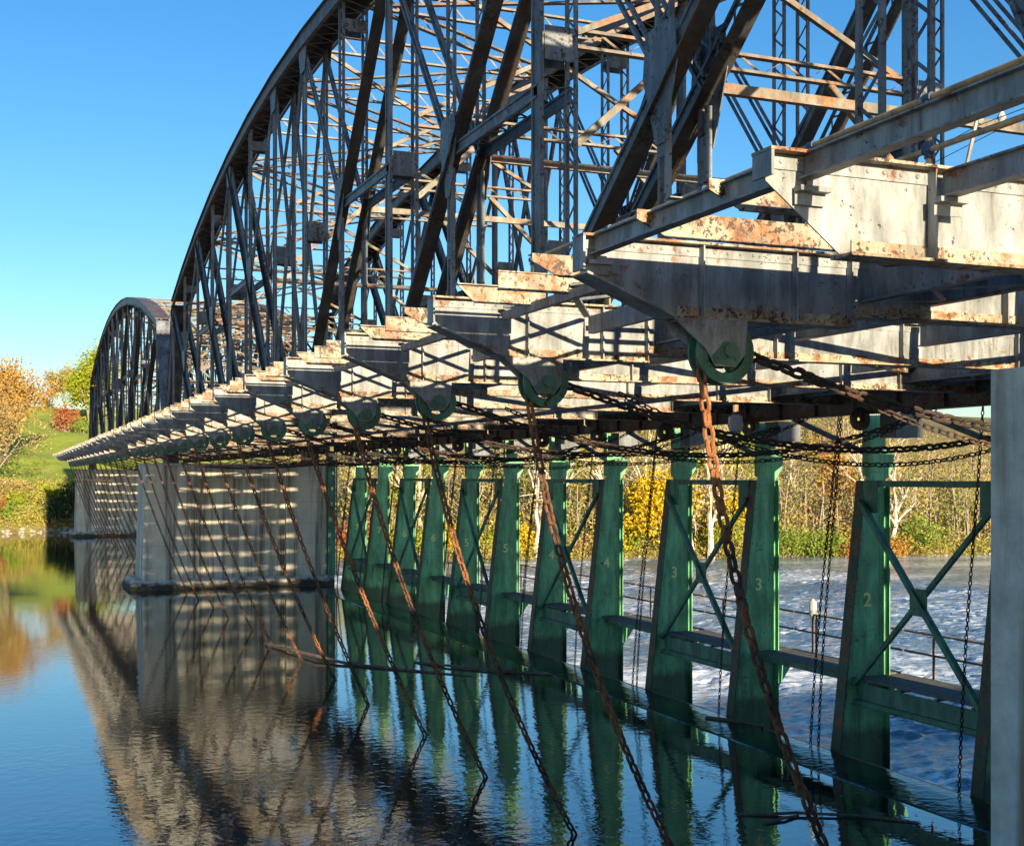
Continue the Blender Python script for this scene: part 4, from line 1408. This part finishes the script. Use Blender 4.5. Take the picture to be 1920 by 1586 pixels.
# right bank: named trees in front of a wooded hillside
TR = [(62.5, 137.6, 17, None, 'palebark', 'slim pale bare trunk left of the two tall pale trees', 0),
      (60.2, 139.5, 17, 'brown', 'palebark', 'tall pale tree seen between trestles four and three', 3),
      (80.5, 132.8, 19, 'brown', 'palebark', 'tall pale tree with a flared root seen between trestles three and two', 3),
      (78.3, 133.4, 15, 'orange', 'palebark', 'slender pale tree behind the yellow tree', 3),
      (101.5, 128.6, 20, 'brown', 'palebark', 'big white sycamore with spreading bare limbs near the right edge', 2),
      (105.5, 129.5, 15, 'brown', 'palebark', 'thin pale tree right of the big white sycamore', 3)]
for k, (u, s_, h, lf, bk_, lab, dn) in enumerate(TR):
    tree('sycamore_tree', at(u, s_), h, lf, lab, 60 + k, bark=bk_, density=dn, lsize=.2, trunk=.5, spread=.6)
for k, (u, dd, h, lf, lab) in enumerate([(48, 12, 12, 'lime', 'yellow green tree behind the yellow bush near trestle six'), (64, 16, 14, 'green', 'olive green tree behind the tall pale tree by trestle four'),
        (88.5, 13, 13, 'lime', 'yellow green tree on the far bank just right of trestle two'), (96, 22, 15, 'green', 'olive green tree rising behind the broad green bush'), (71, 20, 14, 'lime', 'lime tree behind the bright yellow tree')]):
    tree('bank_tree', at(u, sbank(u) + dd), h, lf, lab, 300 + k, density=16, lsize=.22, trunk=.25, crown=1.1)
for k in range(13):
    u = 44 + 5.3 * k + random.uniform(-1.5, 1.5)
    tree('pale_tree', at(u, sbank(u) + random.uniform(5, 24)), random.uniform(11, 19), 'brown' if k % 3 else 'scrub', 'slender pale tree standing among the brush of the far bank', 200 + k, bark='palebark', density=2, lsize=.2, trunk=.5, spread=.55, group='slender pale trees of the far bank')
tree('yellow_tree', at(75.0, 135.2), 10.5, 'yellow', 'bright yellow tree on the far bank just right of trestle three', 70, density=34, lsize=.26, trunk=.14, crown=1.3)
tree('yellow_tree', at(86.0, 134.0), 8, 'yellow', 'smaller yellow tree left of trestle two on the far bank', 71, density=16, lsize=.24, trunk=.2)
tree('orange_tree', at(106, 141), 13, 'orange', 'orange brown tree behind the white sycamore', 72, density=12, lsize=.25, trunk=.3)
SH = [(46.0, 143.5, 2.8, 3.4, 'lime', 'yellow green bush behind the far green trestles'),
      (49.0, 142.6, 2.6, 4.0, 'yellow', 'yellow bush at the water between trestles six and five'),
      (53.0, 142.0, 3.0, 3.6, 'lime', 'lime green bush beside the yellow bush behind trestle five'),
      (57.5, 141.0, 2.8, 4.2, 'yellow', 'yellow bush seen between trestles five and four'),
      (66.0, 138.5, 2.6, 3.0, 'brown', 'brown brush at the water right of trestle four'),
      (70.0, 137.6, 2.6, 5.4, 'yellow', 'yellow bush seen behind trestle three'),
      (72.0, 138.2, 2.4, 3.2, 'lime', 'lime bush at the foot of the yellow tree'),
      (82.8, 134.2, 2.2, 6.0, 'lime', 'upright lime green bush beside the flared pale tree'),
      (84.8, 136.0, 3.0, 4.2, 'scrub', 'mixed scrub between the pale tree and trestle two'),
      (91.0, 131.4, 2.8, 4.6, 'green', 'green bush on the far bank right of trestle two'),
      (95.5, 130.6, 3.0, 3.6, 'green', 'broad green bush left of the white sycamore'),
      (98.5, 129.6, 2.4, 2.6, 'red', 'rust red brush at the foot of the white sycamore'),
      (103.5, 128.4, 2.6, 2.8, 'orange', 'orange brush right of the white sycamore'),
      (108.0, 128.2, 2.8, 4.0, 'green', 'green bush near the pale pier'),
      (38.0, 148.5, 2.4, 3.2, 'red', 'red bush behind trestle seven'),
      (42.0, 150.5, 2.6, 3.6, 'red', 'red orange bush between trestles seven and six'),
      (36.0, 160.0, 2.6, 3.4, 'red', 'red bush higher on the lawn beside the striped pier'),
      (46.5, 153.0, 2.6, 4.4, 'red', 'orange red bush behind trestle six')]
for k, (u, s_, rx, h, lf, lab) in enumerate(SH):
    shrub(at(u, s_), rx, h, lf, lab, 90 + k, 1900, .19)
# wooded hillside that reads as one mass
mb = MB()
rng = np.random.default_rng(33)
LC = {k: [] for k in ('brown', 'scrub', 'orange', 'green')}
for k in range(1500):
    u = rng.uniform(40, 150)
    s_ = sbank(u) + 3 + 150 * rng.uniform(0, 1) ** 1.6
    if u < 56 and s_ > 165 and rng.uniform() < .75:
        continue
    z = ground(u, s_)
    d = s_ - sbank(u)
    meadow = 25 < d < 70 and 58 < u < 135
    if meadow and rng.uniform() < .72:
        continue
    h = rng.uniform(3.5, 9) if d < 80 else rng.uniform(5, 11)
    lean = rng.normal(size=2) * .08 * h
    mb.tube([(u, s_, z - .2), (u + lean[0] * .4, s_ + lean[1] * .4, z + h * .5), (u + lean[0], s_ + lean[1], z + h)], [.02 * h, .013 * h, .004 * h], 4, False)
    tips = []
    for q in range(7):
        f = rng.uniform(.3, .9)
        b0 = np.array([u + lean[0] * f, s_ + lean[1] * f, z + h * f])
        a = rng.uniform(0, 2 * math.pi)
        e_ = b0 + np.array([math.cos(a), math.sin(a), rng.uniform(.4, 1.3)]) * h * .2 * rng.uniform(.6, 1.3)
        mb.tube([b0, e_], [.006 * h, .0025 * h], 3, False)
        tips.append(e_)
    key = rng.choice(['brown', 'scrub', 'orange', 'green'], p=[.36, .34, .09, .21])
    LC[key] += [t for t in tips] + [np.array([u + rng.normal() * 1.0, s_ + rng.normal() * 1.0, z + rng.uniform(.3, 2.2)]) for _ in range(5)]
solo('hillside_wood', mb, M['bark'], 'brown wooded hillside of thin leafless stems across the river', 'wood', None, 'stuff', (0, 0, 0))
for key, cs in LC.items():
    v, f = leaves(cs, .20, 10, .8, rng)
    q = MB(); q.add(v, [])
    me = bpy.data.meshes.new('hillside_leaves')
    me.from_pydata(v.tolist(), [], f.tolist())
    o = link('hillside_leaves', me, LEAF[key], None)
    tag(o, {'brown': 'dry brown leaf cover of the wooded hillside', 'scrub': 'mixed tan and olive leaf cover of the wooded hillside',
            'orange': 'orange leaf cover dotted over the wooded hillside', 'green': 'green leaf cover dotted over the wooded hillside'}[key], 'foliage', None, 'stuff')
# grass tufts and weeds on the left bank
cs = []
for k in range(2600):
    u = rng.uniform(-8, 18)
    s_ = sbank(u) + rng.uniform(1, 20)
    cs.append((u, s_, ground(u, s_) + rng.uniform(0, .5)))
v, f = leaves(cs, .13, 9, .32, rng)
me = bpy.data.meshes.new('bank_weeds')
me.from_pydata(v.tolist(), [], f.tolist())
tag(link('bank_weeds', me, LEAF['scrub'], None), 'tawny weeds covering the left river bank', 'weeds', None, 'stuff')

cs = []
for k in range(2200):
    u = rng.uniform(34, 128)
    s_ = sbank(u) + rng.uniform(-.9, 3.5)
    cs.append((u, s_, max(-3.5, ground(u, s_)) + rng.uniform(0, 1.1)))
v, f = leaves(cs, .15, 9, .38, rng)
me = bpy.data.meshes.new('shore_brush')
me.from_pydata(v.tolist(), [], f.tolist())
tag(link('shore_brush', me, LEAF['scrub'], None), 'tangled tan brush hanging over the waterline of the far bank', 'brush', None, 'stuff')
C = []
for k in range(420):
    t = rng.uniform(0, 1) ** 2
    C.append((16.3 - 7 * t + rng.normal() * .4, rng.uniform(12, 64), .006))
N = len(C); C = np.array(C)
an = rng.uniform(0, 6.28, N); sz = rng.uniform(.025, .06, N)[:, None]
a = np.stack([np.cos(an), np.sin(an), rng.normal(size=N) * .1], 1); b_ = np.stack([-np.sin(an), np.cos(an), rng.normal(size=N) * .1], 1)
v = np.stack([C - a * sz, C - b_ * sz * .6, C + a * sz, C + b_ * sz * .6], 1).reshape(-1, 3)
me = bpy.data.meshes.new('floating_leaves')
me.from_pydata(v.tolist(), [], np.arange(4 * N).reshape(-1, 4).tolist())
tag(link('floating_leaves', me, LEAF['amber'], None), 'small fallen leaves floating on the pool along the gates', 'leaves', None, 'stuff')

# lock wall under the camera
mb = MB()
mb.box(-9, 6.6, -60, .8, -4, 4.75)
mb.box(6.85, 40, -60, -4.05, -4, 6.9)
solo('lock_wall', mb, M['concrete'], None, None, None, 'structure', (0, -20, 0))

mb = MB()                                      # house-shaped blocker added unseen behind the camera to shade the gate frames
mb.box(17.35, 19.7, -16, -6.2, 6.9, 14.2)
mb.prismx([(-16.6, 14.1), (-5.6, 14.1), (-11.1, 16.6)], 17.15, 19.85)
for k in range(2):
    for z in (8.0, 11.4):
        mb.box(17.6 + 1.1 * k, 18.3 + 1.1 * k, -6.21, -6.1, z, z + 1.9)
        mb.box(17.55 + 1.1 * k, 18.35 + 1.1 * k, -6.24, -6.0, z - .14, z)
solo('added_shade_house', mb, M['concrete'], None, None, None, 'structure', (19, -11, 6.9))
